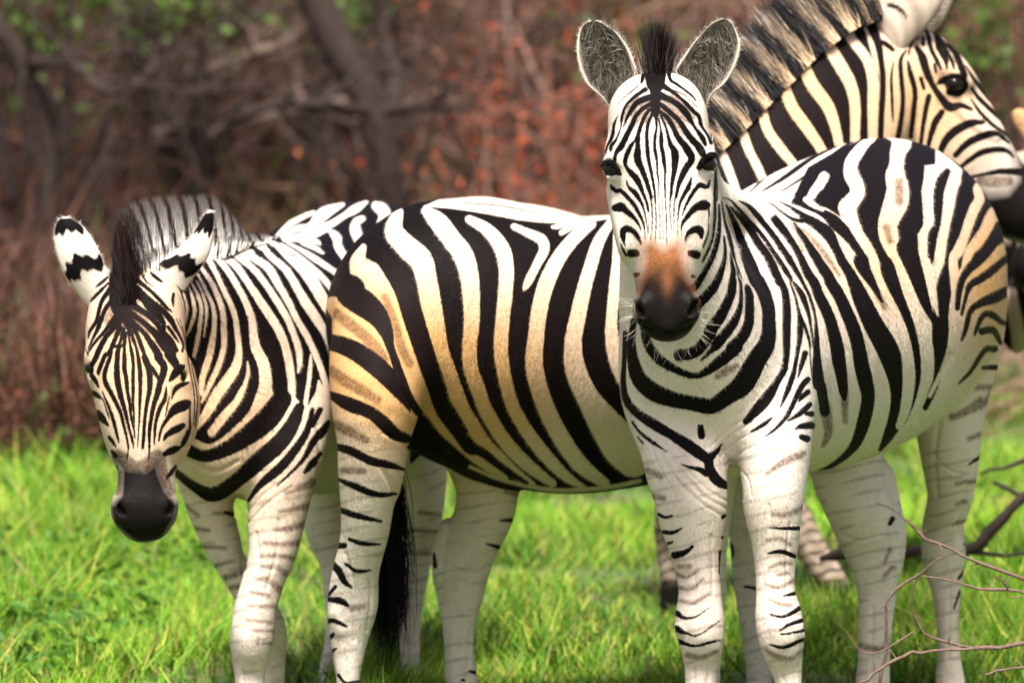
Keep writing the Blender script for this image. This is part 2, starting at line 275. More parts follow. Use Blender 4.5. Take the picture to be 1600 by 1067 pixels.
# tracing windows: x, y, scale
WIN={1:(880,0,3.81),2:(880,260,3.556),3:(940,200,8.205),4:(960,280,4.447),5:(60,290,3.81),6:(100,560,3.556),7:(1100,0,2.668),8:(380,300,3.1375),9:(1000,680,2.757),10:(1250,600,2.286),11:(480,640,2.5),12:(240,640,2.5),13:(960,480,3.556),14:(1240,380,2.667),15:(720,300,2.223),16:(1340,0,4.446),17:(260,300,3.5575),18:(1480,140,2.225),19:(940,110,8.205),20:(950,290,9.412),21:(1110,280,5.927),22:(1300,200,5.08),23:(1110,440,5.927),24:(130,420,7.622),25:(130,540,6.668),26:(500,460,4.446),27:(270,400,4.85),28:(400,310,6.667),0:(0,0,1)}
COAT={}
COAT['A']='''
g 0234 13:515,610,16 512,700,14 515,780,16
g 0234 13:530,780,9 620,690,9 720,620,7
g 0234 13:555,800,9 650,710,10 760,640,7
g 0234 13:590,830,10 690,735,10 800,690,7
g 0234 13:620,880,10 730,790,10 850,745,7
g 0234 13:600,770,22 650,870,26 690,980,26 700,1060,22
g 0234 13:660,860,10 740,950,10 760,1050,8
g 0234 13:200,760,9 240,870,10 300,980,10 340,1060,8
g 0234 13:230,750,9 290,880,10 370,990,10 420,1060,8
g 0234 13:270,750,9 350,880,10 440,980,10 500,1060,8
g 0234 13:330,760,8 420,870,9 520,960,9
g 0234 13:430,330,10 460,430,8 500,500,8
g 0234 9:150,180,10 250,280,10 350,345,8
g 0234 9:170,160,10 275,260,10 375,315,8
g 0234 9:200,150,9 300,240,10 390,290,8
g 4 9:225,480,12 238,600,14 240,705,10
g 4 9:305,430,12 312,560,14 312,690,10
g 4 9:235,975,12 235,1067,12
g 4 9:295,975,12 290,1067,12
e 4 9:250,830,70 265,870,60
e 4 9:170,820,36 180,850,30
e 3 9:600,830,70 620,880,60
e 3 9:680,830,36 690,860,30
g 3 9:555,300,12 575,450,14 585,690,10
g 3 9:645,380,12 632,520,14 632,690,10
g 3 9:590,975,12 625,1067,12
g 3 9:660,975,12 670,1067,12
g 5 10:440,525,14 510,512,14 590,500,12
g 5 10:600,300,14 578,420,16 560,510,12
g 5 10:500,130,18 480,260,16 490,400,12
g 5 10:535,720,12 530,980,12
g 5 10:455,230,10 520,300,10 600,330,8
e 5 10:560,570,50 565,600,46
g 6 10:265,260,18 285,390,22 315,540,22 330,680,16
g 6 10:260,800,14 255,1067,14
g 6 10:150,540,10 220,560,12 290,540,10
g 05 14:515,740,30 560,640,26 610,560,20 650,470,14
e 5 14:690,640,70
g 0235 23:960,1067,12 950,850,12 930,640,10 880,450,8
# head
k 1 19:690,-40,260 690,150,220 690,250,130 690,400,120 690,520,110 695,600,50
k 1 19:215,570,10 165,680,30 135,850,45 70,980,30 50,1050,22
k 1 19:560,250,60 480,300,45 380,380,38 310,460,32 270,560,35 255,650,30 245,740,12 190,880,30 130,960,45 120,1010,40 118,1050,15
k 1 19:640,340,80 480,400,75 400,480,62 340,580,45 300,680,22 270,730,8
k 1 19:620,440,60 520,500,52 440,590,52 400,680,58 350,780,62 300,880,70 250,980,75 3:210,290,65 180,340,50 170,400,45 175,430,22
k 1 19:640,500,40 600,520,42 540,620,45 500,720,50 470,820,50 445,890,45 3:430,165,32 370,240,50 320,350,58 300,450,52 330,520,45 380,580,70 450,660,78 500,760,58 540,860,42 580,960,32 600,1067,28
k 1 19:470,820,50 465,920,55 3:465,250,62 460,350,88 470,430,88 510,520,70 560,640,62 600,760,50 640,900,35 20:580,30,38 610,130,26 640,270,22 650,400,18 650,560,16 645,700,10 625,790,5
k 1 19:650,560,40 600,680,45 580,780,45 580,880,45 585,980,48 3:590,330,50 610,450,42 635,560,40 660,690,35 680,820,28 690,950,22 20:690,200,18 705,400,18 708,560,18 700,700,12 695,850,9
k 1 19:700,620,40 705,740,30 690,820,35 680,900,40 680,980,38 3:690,320,42 710,430,30 715,560,24 735,700,20 20:745,60,14 750,250,10 760,400,14 765,560,10 765,780,6
k 1 20:790,150,7 800,300,9 800,450,10 805,600,8 815,780,6
k 1 19:730,620,30 755,740,22 765,850,48 765,930,50 3:770,260,50 790,340,48 800,450,48 815,540,35 810,680,25 815,850,22 20:845,200,16 855,400,16 860,600,16 860,760,8 870,900,6
k 1 19:760,590,30 810,700,30 840,790,35 860,870,42 885,960,60 3:930,290,80 945,370,90 940,460,80 930,560,65 905,700,48 890,850,36 20:915,200,24 910,350,20 925,550,12 935,680,7
k 1 19:750,530,40 850,620,62 920,740,62 980,860,72 1060,960,82 3:1100,280,90 1150,370,85 1140,440,80 1080,520,80 1030,620,72 985,740,50 955,880,36 20:990,170,26 970,320,20 970,450,16 970,560,10 965,660,6
k 1 19:770,450,60 900,560,62 1000,660,62 1080,780,70 1150,880,80 1230,960,82 3:1240,240,90 1290,310,88 1300,350,60
k 1 19:740,320,90 880,380,72 1000,460,75 1090,560,78 1150,660,50 1200,740,35 1260,820,55 1310,900,60 1330,960,40
k 1 19:780,200,80 900,270,48 1000,350,40 1100,440,48 1180,530,48 1250,600,50 1270,690,45 1310,760,30 1370,850,35 1400,930,45
k 1 19:860,0,60 880,120,40 960,180,35 1060,250,30 1150,320,28 1210,390,15
k 1 19:545,0,50 530,90,50 510,160,30
k 1 19:470,200,15 400,260,20 300,340,12 220,430,8
k 1 19:900,250,20 1060,320,12 1150,400,12 1220,470,8
k 1 3:120,740,30 140,770,50 190,810,50 240,800,50 290,850,50 20:240,120,58 320,210,60 390,290,60 450,400,52 500,500,42 530,600,28 540,700,14 545,780,8
k 1 3:320,680,20 20:300,20,40 380,90,70 440,170,62 500,270,42 530,360,30 555,480,20 575,600,14 585,700,6
k 1 20:600,560,12 600,700,6
k 1 3:1150,640,25 20:1180,30,68 1120,130,52 1070,230,42 1040,350,28 1030,480,20 1025,600,14 1025,740,7
k 1 3:1385,680,25 1360,750,45 1310,750,60 1260,730,60 1210,780,50 20:1260,90,58 1200,190,48 1150,290,35 1110,380,24 1090,450,10
k 1 20:1470,270,60 1440,290,120 1400,290,140 1300,320,100 1220,390,78 1150,480,60 1095,560,42 1080,640,20 1080,740,7
k 1 20:1480,350,30 1485,420,22 1480,520,18
k 1 20:1375,760,50 1350,660,110 1270,650,100 1180,700,55 1145,770,32 1135,860,10
k 1 20:1400,900,30 1440,800,30 1470,700,20 1480,560,15
k 1 4:530,515,48 570,525,62
k 1 20:110,330,100 190,320,130 250,360,90 330,430,70 400,500,52 460,590,32 490,670,12
k 1 20:235,830,40 220,740,75 225,670,90 270,640,100 330,650,80 400,700,60 450,780,48 490,870,20
k 1 20:235,830,40 255,900,12
k 1 4:115,515,60 150,515,55
k 1 20:190,860,25 230,960,35 270,1030,30
k 1 4:152,665,38 170,660,22
k 1 4:545,675,28 555,678,20
k 1 3:40,450,60 100,480,115 170,540,105 240,595,40
k 1 3:1245,510,60 1320,440,115 1400,375,115 1450,345,60
k 012 0:1118,258,5 1117,300,5 1117,340,5 1113,372,5 1106,392,5 1098,408,4
b 1 3:180,630,80
b 1 3:1330,570,80
o 1 4:190,500 200,450 260,415 340,470 450,415 480,480 500,560 530,690 600,740 560,900 180,900 120,760 180,640
M 1 4:300,585 420,590 500,655 560,735 610,820 640,950 560,1200 150,1200 90,900 140,770 200,655
b 1 19:400,560,80 520,470,150 690,420,200 860,470,150 1000,560,110 1120,640,70
b 1 19:380,720,60 460,600,110 560,560,110
b 1 19:450,330,60 330,460,60 280,600,40
b 1 19:900,330,60 1060,440,60 1160,600,50
b 1 19:840,560,90 960,680,80 1060,820,50
b 1 19:600,470,200 560,620,120
b 1 19:800,480,200 840,640,120
b 1 20:1200,700,60 1150,780,40
b 1 20:430,760,60 400,700,60
b 1 4:140,515,80
b 1 4:550,520,90
# neck and chest (fans)
k 02346 13:110,60,30 95,200,45 105,300,62 140,400,82 220,470,92 320,510,82 420,530,75 520,550,80 560,540,80 640,485,90 720,420,110 23:430,720,170 510,600,150 540,480,128 540,370,115 535,250,115 500,120,115 440,0,118 21:420,930,118 360,780,110 300,620,82 250,470,60 210,370,48 150,240,20
k 02346 13:60,140,25 55,300,25 50,420,30 70,520,40 130,590,45 220,650,55 320,710,50 400,760,60 470,810,60 520,850,50 530,900,50 570,960,55 620,990,40 670,1005,15
k 02346 13:520,840,50 560,810,30 600,765,10
k 02346 13:515,920,40 470,900,25 410,885,15 370,870,6
k 02346 13:160,100,40 190,210,50 250,290,50 330,340,42 400,370,35 460,380,32 520,350,45 600,290,62 680,220,64 23:200,610,100 290,520,100 350,400,90 360,280,80 360,150,78 340,50,50 21:335,1000,30
k 02346 13:360,265,60 430,255,60 480,220,60 530,150,62 23:0,450,110 80,340,100 140,230,90 190,110,80 205,0,75 21:200,960,62 210,850,48 190,720,20 185,660,8
k 02346 13:480,295,10 560,220,35 23:50,590,88 140,480,88 220,370,78 270,250,50 285,120,35 275,0,28 21:270,950,20 240,820,10
k 012346 0:1080,484,16 1090,476,16 1104,462,16 1117,446,14 1128,420,10 1133,395,6 1131,370,4
k 012346 0:1080,452,12 1088,446,11 1104,419,10 1115,397,9 1122,370,8 1124,345,6 1123,320,4
k 0236 21:45,0,38 50,100,35 60,200,14
k 0236 21:100,200,15 130,380,25 165,500,35 200,640,35 230,760,20 290,920,14
k 0236 21:190,260,20 290,370,50 370,470,62 440,590,75 520,700,75 580,820,80 640,950,75 23:650,0,62 690,100,65 705,250,75 705,400,75 705,550,70 700,700,60 680,820,60 620,920,62 13:850,500,60 790,570,55 730,635,32
k 0236 21:110,170,12 180,190,18 230,240,25 320,340,35 400,430,35 485,530,40 560,640,40 620,730,45 690,840,50 740,920,40 23:740,20,22 780,120,25 810,250,30 830,350,50 830,450,60 820,560,45 800,680,40 780,800,40 13:985,400,30 950,490,25 920,560,8
k 0236 23:850,350,25 890,460,30 920,570,20 925,700,15 940,850,15 950,950,10
k 0236 21:260,200,12 340,240,35 420,320,50 500,420,50 580,520,55 660,640,60 740,760,60 800,860,48 850,950,36 23:910,120,30 950,240,30 970,330,24 980,430,36 985,560,50 985,700,70 995,850,90 1010,960,98 14:115,600,40 130,700,38
k 0236 23:770,10,25 840,110,55 880,210,50 910,310,35 930,430,25 950,560,20 960,680,10
b 0 14:130,680,45 145,780,30 125,840,12
k 03 21:400,225,10 480,260,35 560,330,62 650,440,75 730,550,66 800,660,62 850,760,70 900,870,80 960,960,88 23:1000,120,92 1060,240,100 1110,360,100 1140,480,110 1170,600,118 1190,740,118 1215,880,98 1230,1000,80 14:212,650,14
b 0 14:210,620,32 215,740,14
k 0 21:770,400,15 820,480,45 880,570,62 950,680,80 1010,780,90 1090,900,96 23:1110,0,105 1190,130,106 1250,260,112 1310,400,118 1350,520,120 1380,650,122 1400,780,128 1430,900,132 14:310,640,52 295,730,52 265,820,42 220,880,28 150,930,18 60,970,12
b 0 21:740,400,8 800,520,9 860,660,11
b 0 21:850,460,15 960,570,30 1060,700,42 1130,800,30 1190,890,12
k 0 21:640,215,12 690,235,20 800,300,40 880,360,72 980,420,92 1090,510,110 1160,640,80 1220,760,85 1300,890,96 14:272,210,62 328,330,76 390,440,85 430,550,76 440,640,65 425,730,58 395,800,42 360,860,14
k 0 21:430,215,8 560,232,14 650,300,18 760,370,30 850,390,40
k 0 21:760,220,30 900,260,50 1050,320,72 1150,400,110 1270,520,100 1350,630,82 1420,740,72 14:280,70,60 297,115,48 335,180,30 368,245,10
b 0 14:345,200,22 378,265,20
k 0 14:600,330,50 575,310,20
# croup: dark with pale stripes
K 0 0:1235,316 1262,262 1300,240 1350,216 1400,205 1448,214 1500,250 1540,305 1590,360 1590,440 1490,430 1476,430 1455,430 1430,400 1380,400 1340,400 1330,350 1290,325
k 0 14:300,-110,50 335,-20,62 370,60,66 412,170,70 460,290,72 500,390,62 525,480,52 525,570,45 510,660,40 480,740,25 455,790,10
k 0 14:665,0,60 650,70,62 625,200,62 612,300,62 612,420,66 605,500,58 580,600,40 550,690,14
w 0 22:330,95,25 260,130,68 200,200,92 150,280,100 150,370,112 190,450,112 200,520,112 150,590,125 120,640,140 160,740,100 210,840,80 280,950,78 340,1060,62 14:350,130,30 378,200,34 420,290,42 455,380,46 475,480,50 480,580,52 465,690,42 440,760,30
w 0 22:430,60,50 500,60,110 550,110,150 520,200,120 510,290,110 500,380,150 520,480,170 510,580,190 470,680,170 440,770,150 450,860,150 480,960,120 14:440,80,46 480,200,50 530,330,55 555,450,56 555,560,52 530,660,46 490,740,36 450,800,30
W 0 22:820,290 735,300 730,400 710,500 720,620 725,770 680,850 690,1067 760,1220 830,1220 890,1067 915,880 940,750 970,620 985,520 1020,430 1030,330 940,250 820,170
b 0 22:530,430,60 530,520,60 530,590,50
b 0 22:430,790,50 460,900,40
k 0 22:910,350,60 870,420,90 845,520,84 840,640,76 835,760,58 800,850,80 790,950,68 780,1060,50
w 0 14:600,300,6 575,200,40 545,80,50
k 0 14:470,20,80 510,130,60 550,250,40 575,310,20
w 0 21:890,200,40 930,160,70 960,110,80 1010,50,90 1050,-20,90
w 0 21:880,190,50 950,240,50 1040,290,20
w 0 21:700,180,40 750,165,45
w 05 22:1190,400,40 1150,480,60 1170,560,75 1130,640,82 1090,740,78 1050,860,75 1000,980,85 960,1060,70 14:685,250,50 670,330,40 655,430,30 620,540,20 570,640,10
w 05 22:1360,600,90 1275,690,100 1210,820,90 1140,920,90 1080,1010,70 14:705,180,36 690,260,20
w 05 22:1365,950,80 1270,1020,80 1200,1100,70 14:740,170,40 720,210,30 700,300,25
W 5 0:1425,650 1450,600 1472,540 1480,480 1500,420 1530,400 1620,390 1620,760 1420,760
W 0 0:1478,640 1484,560 1484,480 1500,420 1530,400 1620,390 1620,660
k 05 18:185,490,40 150,540,45 110,590,40 70,630,30 45,680,25 35,760,20
k 05 18:205,585,25 160,625,30 120,655,30 80,680,25 65,720,15 50,780,12
k 05 18:210,695,30 170,720,40 120,740,30 80,770,20 65,830,18 50,870,10
k 05 18:195,810,20 150,780,25 120,790,20 95,850,12
k 05 18:185,880,15 160,835,25 120,840,25
k 05 18:165,900,25 130,905,20 80,980,15 40,1020,8
k 05 18:170,965,20 125,965,15
b 5 14:830,600,20 720,600,14
b 5 14:780,650,20 700,710,25 650,720,15
k 5 10:645,260,16 605,285,8
b 5 10:625,345,12 560,355,9
b 5 10:690,30,20 640,80,18 540,120,14
b 5 10:605,195,12 640,180,12
b 5 10:590,420,12 560,430,8
b 5 10:585,490,12 550,505,8
k 5 10:592,568,10 580,572,8
k 5 10:585,670,14 565,695,10
k 5 10:570,740,10 550,800,8
b 6 10:325,590,12 300,640,8
b 6 10:335,655,10 300,685,8
b 6 10:205,930,14 280,945,16 320,930,10
k 6 10:330,480,20 322,500,12
# trunk top, far side
k 0 7:190,805,5 250,745,12 330,680,12 420,630,8 520,592,5
k 0 7:240,800,6 330,745,18 400,695,20 470,650,14 580,600,8
k 0 7:320,800,6 400,750,10 480,690,12 560,630,14 630,585,12
# fore legs
b 3 13:1050,810,25 950,860,25 850,920,12
k 03 13:1060,255,32 1040,320,25 1020,390,8
k 03 13:1075,400,30 1040,440,32 1000,520,28 960,600,25 900,670,18 840,715,8
k 03 13:1075,470,30 1040,500,25 1025,525,10
k 03 13:1085,540,28 1030,590,30 965,630,10
k 03 13:1095,592,32 1065,590,20
k 03 13:1095,655,40 1040,660,30 1005,675,10
k 03 13:1070,730,38 1040,720,30
k 023 13:760,690,12 830,650,25 880,610,8
k 0234 13:478,665,32 484,712,40
b 023 13:570,385,20 620,355,40 680,325,20
k 04 13:60,570,10 130,680,15 200,740,20 290,800,6
k 04 13:130,720,8 160,755,12
b 3 9:690,85,30 620,110,20 545,165,10
b 3 9:575,340,14 640,340,20 700,310,16
k 3 9:550,398,6 620,400,14 685,400,20
b 3 9:545,450,8 600,445,12 645,468,16
k 3 9:550,508,8 610,500,22 665,520,20
b 3 9:560,570,8 600,552,10 645,548,16
b 3 9:590,600,8 640,592,12
b 3 9:540,640,6 600,655,12 660,625,14
k 3 9:620,690,8 665,680,20
b 3 9:560,705,8 600,725,12 650,730,14
k 3 9:560,770,8 620,780,14 690,742,22
k 3 9:600,840,8 640,815,16 700,795,20
k 3 9:605,855,8 650,850,10 700,838,16
k 3 9:560,900,8 620,910,18 700,878,18
b 3 9:540,920,8 590,950,22 650,960,12 700,925,10
k 4 9:80,340,16 110,352,14 140,345,8
k 4 9:100,415,18 140,418,18 180,400,8
k 4 9:120,465,14 140,458,10
k 4 9:150,515,34 190,505,26 225,480,14
b 4 9:30,150,22 90,175,20
b 4 9:50,260,20 100,270,18
b 4 9:165,565,14 215,565,16
b 4 9:155,595,14 200,608,12 250,580,8
b 4 9:165,655,12 220,662,12 270,620,8
b 4 9:175,712,14 230,720,14 300,680,8
k 4 9:160,765,26 190,785,16 240,780,8 300,740,5
k 4 9:165,830,30 200,850,14 250,858,8 340,800,6
k 4 9:165,885,24 230,905,14 300,890,14 350,880,6
b 4 9:205,945,18 260,955,18 330,930,10
k 4 9:365,345,16 355,355,14
k 4 9:358,440,14 352,440,10
k 4 9:345,500,14 345,590,14
'''
COAT['B']='''
g 056 26:660,840,30 590,700,26 540,590,22 505,480,14
g 5 11:290,225,18 345,340,22 335,500,16
g 5 11:150,560,12 185,700,14 185,900,12
g 5 11:240,600,12 250,720,14 235,860,12
e 5 11:110,800,60 130,860,50
g 6 11:560,420,14 535,560,18 520,700,16
g 6 11:560,610,12 640,640,14 710,615,12
g 6 11:640,880,14 620,1067,14
g 5 11:300,90,14 380,130,16 420,200,14
g 012 16:640,700,10 560,640,12 540,600,10
e 1 16:700,770,60 820,880,50 960,960,30
g 1 16:620,300,20 660,400,20 690,480,14
base 0 k
base 2 k
base 5 w
base 6 w
w 05 8:590,270,30 565,340,80 600,400,130 650,450,130 700,530,112 740,620,92 780,720,86 821,855,88 865,960,86 902,1067,84 26:745,800,105 830,900,105 900,1000,105 940,1067,100 15:10,880,45 80,945,45 150,995,30
w 05 8:760,100,50 740,190,90 790,260,110 870,330,112 900,430,100 920,540,100 940,650,95 960,760,86 1000,870,80 1040,980,80 26:1000,800,92 1060,900,95 1120,1000,95 15:50,830,46 110,900,46 190,975,38 250,1015,22
w 0 8:900,95,50 960,150,90 1020,230,92 1080,310,98 1110,420,90 1120,540,80 1120,650,75 1110,760,70 1115,860,70 1150,960,72 15:87,756,48 150,860,50 230,945,45 320,1012,28
w 0 15:30,95,28 90,130,42 140,190,52 158,260,52 155,350,50 145,450,48 140,560,48 155,650,46 180,740,46 230,830,46 300,920,46 370,990,35 430,1025,15
w 0 15:185,120,22 240,145,30 280,165,36 290,200,35 265,250,30 235,310,28 222,335,14
w 0 15:450,110,40 390,165,45 340,230,50 300,310,55 275,400,55 262,500,55 255,600,60 275,690,60 310,780,60 360,870,60 420,950,56 500,1010,36
w 0 15:525,100,25 480,170,40 450,260,45 425,350,50 405,440,55 390,530,60 400,620,72 440,710,78 500,800,110 560,880,140 600,930,120
w 03 15:540,150,20 545,240,38 535,330,40 525,430,38 525,500,46 545,580,62 570,640,64
W 0 15:-130,50 -60,20 0,0 150,0 240,20 330,55 440,75 530,60 525,92 460,102 400,110 300,108 200,98 100,78 0,62 -60,55
k 0 15:0,36,3 150,50,4 280,80,3
w 0 15:320,122,12 345,118,18 400,100,14
w 0 15:350,142,18 385,122,18 420,105,14
w 056 26:90,70,110 180,170,140 280,260,130 370,370,125 450,480,100 510,570,60 560,650,25 640,790,15
w 056 26:40,470,100 130,560,190 250,620,180 380,700,170 480,770,150 560,830,130 600,870,110
k 05 8:495,415,50 540,470,115 26:200,0,170 300,60,190 400,150,150 460,260,100 490,370,62 530,480,60 570,600,60
k 05 26:530,480,60 570,600,68 615,710,62 675,800,52 750,900,56 830,1000,56 11:560,150,34 620,200,26 700,250,18 770,285,12
w 0 0:735,729,6 780,748,6 830,760,7 880,766,7 950,761,7 1000,751,7
k 05 26:40,320,110 200,370,132 330,450,140 450,550,140 540,650,118 600,750,60 630,810,20
k 05 26:60,690,50 200,760,100 350,820,90 450,900,100 520,970,90 600,1000,70
k 05 8:640,180,50 660,260,100 740,370,118 795,480,110 830,600,105 868,720,100 913,855,96 950,960,92 987,1067,88 26:960,950,96 1040,1067,80 15:70,900,34 150,960,26 230,1010,14
b 5 26:110,130,60 200,200,70 300,280,70 390,370,70 450,450,50
b 5 26:80,530,60 180,600,70 280,660,70 400,730,50
b 5 26:450,20,50 520,200,50 570,380,60 620,480,50
b 5 26:110,900,50 200,950,60 320,1010,40
k 5 11:115,145,30 170,160,35 250,200,35 320,215,30 385,235,10
b 5 11:140,235,22 220,240,20
k 5 11:122,272,15 190,300,28 270,330,25 350,330,12
k 5 11:132,392,25 200,415,25 290,435,12
k 5 11:165,505,15 220,522,20 285,525,8
k 5 11:115,530,25 145,530,25
k 5 11:100,605,30 125,630,30 145,670,25 175,695,8
k 5 11:148,600,10 190,628,18 250,628,8
k 5 11:80,725,15 110,690,15
k 5 11:85,740,20 130,745,28 160,765,15
b 5 11:175,775,20 220,768,15
k 5 11:75,830,15 110,820,20 155,845,10
k 5 11:92,885,20 105,875,15
k 5 11:95,942,18 115,932,8
k 5 11:122,1035,15 150,1065,12 200,1060,12
b 6 11:775,320,8 820,328,20
k 6 11:755,432,8 810,430,20
k 6 11:700,522,8 755,538,20
k 6 11:495,560,10 500,610,18
k 6 11:635,1020,10 665,1028,18
k 6 11:605,1055,12 615,1055,12
k 4 9:385,480,40 388,510,40
k 4 9:450,650,12 500,658,16
# neck and head
w 02 7:40,590,40 75,640,45 100,700,45 130,780,42 150,860,42
w 02 7:130,490,45 160,550,48 185,620,45 225,700,45 260,780,45
w 02 7:200,370,45 235,440,50 265,540,50 320,620,52 370,680,45 430,760,45
w 02 7:280,270,45 325,345,55 370,450,60 420,520,60 475,600,52 520,680,50
w 02 7:350,170,50 400,240,60 450,350,65 520,450,62 555,560,48 570,650,45
w 02 7:450,90,50 500,160,60 560,260,66 610,350,62 630,440,55 630,560,48 630,650,48
w 02 7:530,40,40 575,95,50 620,170,50 680,250,50 705,340,56 705,450,56 705,560,50 705,650,50
W 2 7:620,20 650,80 680,150 700,230 730,320 730,700 1400,700 1400,-60 620,-60
k 12 16:55,40,60 100,190,72 140,290,60 160,400,45 175,520,45 175,650,45 165,800,45 160,960,42
k 12 16:150,280,20 200,310,40 245,345,35
k 12 16:250,430,8 235,530,20 238,650,25 243,780,20 245,850,8
k 12 16:340,350,12 300,420,30 305,550,35 315,700,35 300,850,40 280,960,40
k 12 16:350,430,20 370,520,40 400,640,40 390,770,40 370,950,35
k 1 16:440,545,28 460,615,25
k 1 16:495,670,35 475,760,35 455,870,30 440,1000,25
k 1 16:585,780,40 540,850,45 510,940,35 485,1040,25
k 1 16:410,330,30 450,400,55 480,500,50 520,590,40 580,680,45 640,745,60 720,735,40 790,760,22
k 12 16:430,180,20 410,240,20 370,310,20 355,380,14
k 1 16:455,260,20 455,310,28
k 1 16:535,450,22 545,500,20
k 1 16:460,160,10 490,250,30 510,340,30 550,420,30 580,480,18
k 1 16:500,190,15 550,240,40 570,330,50 610,410,40 620,480,12
k 1 16:590,280,12 620,350,30 660,430,30 670,480,12
k 1 16:600,290,12 670,350,40 710,440,42 740,520,42 750,560,12
k 1 16:750,460,10 830,580,30 920,690,30 1000,780,28 1080,860,25 1156,930,20
k 1 16:790,610,20 840,680,30 920,760,30 1020,850,28 1110,940,35
k 1 16:790,690,12 850,780,25 940,870,25 1040,940,25 1090,1000,20
k 1 16:870,850,30 780,860,50 680,910,55 610,980,50 565,1080,35
k 1 16:1050,990,20 960,930,40 860,950,50 760,1000,45 680,1080,35
k 1 22:1440,230,20 1400,190,35 1330,170,50 1200,190,50 1100,250,45 1000,330,30
k 1 22:1500,350,60 1350,345,50 1200,370,30 1060,400,25
k 1 16:560,580,20 600,560,50 690,550,70 740,590,60 700,640,60 640,640,50
M 1 22:1440,110 1524,20 1700,20 1800,1000 1330,900 1210,660 1110,470 1250,520 1380,500 1450,410 1450,250
b 1 22:1180,420,60 1300,430,80 1400,420,70
'''
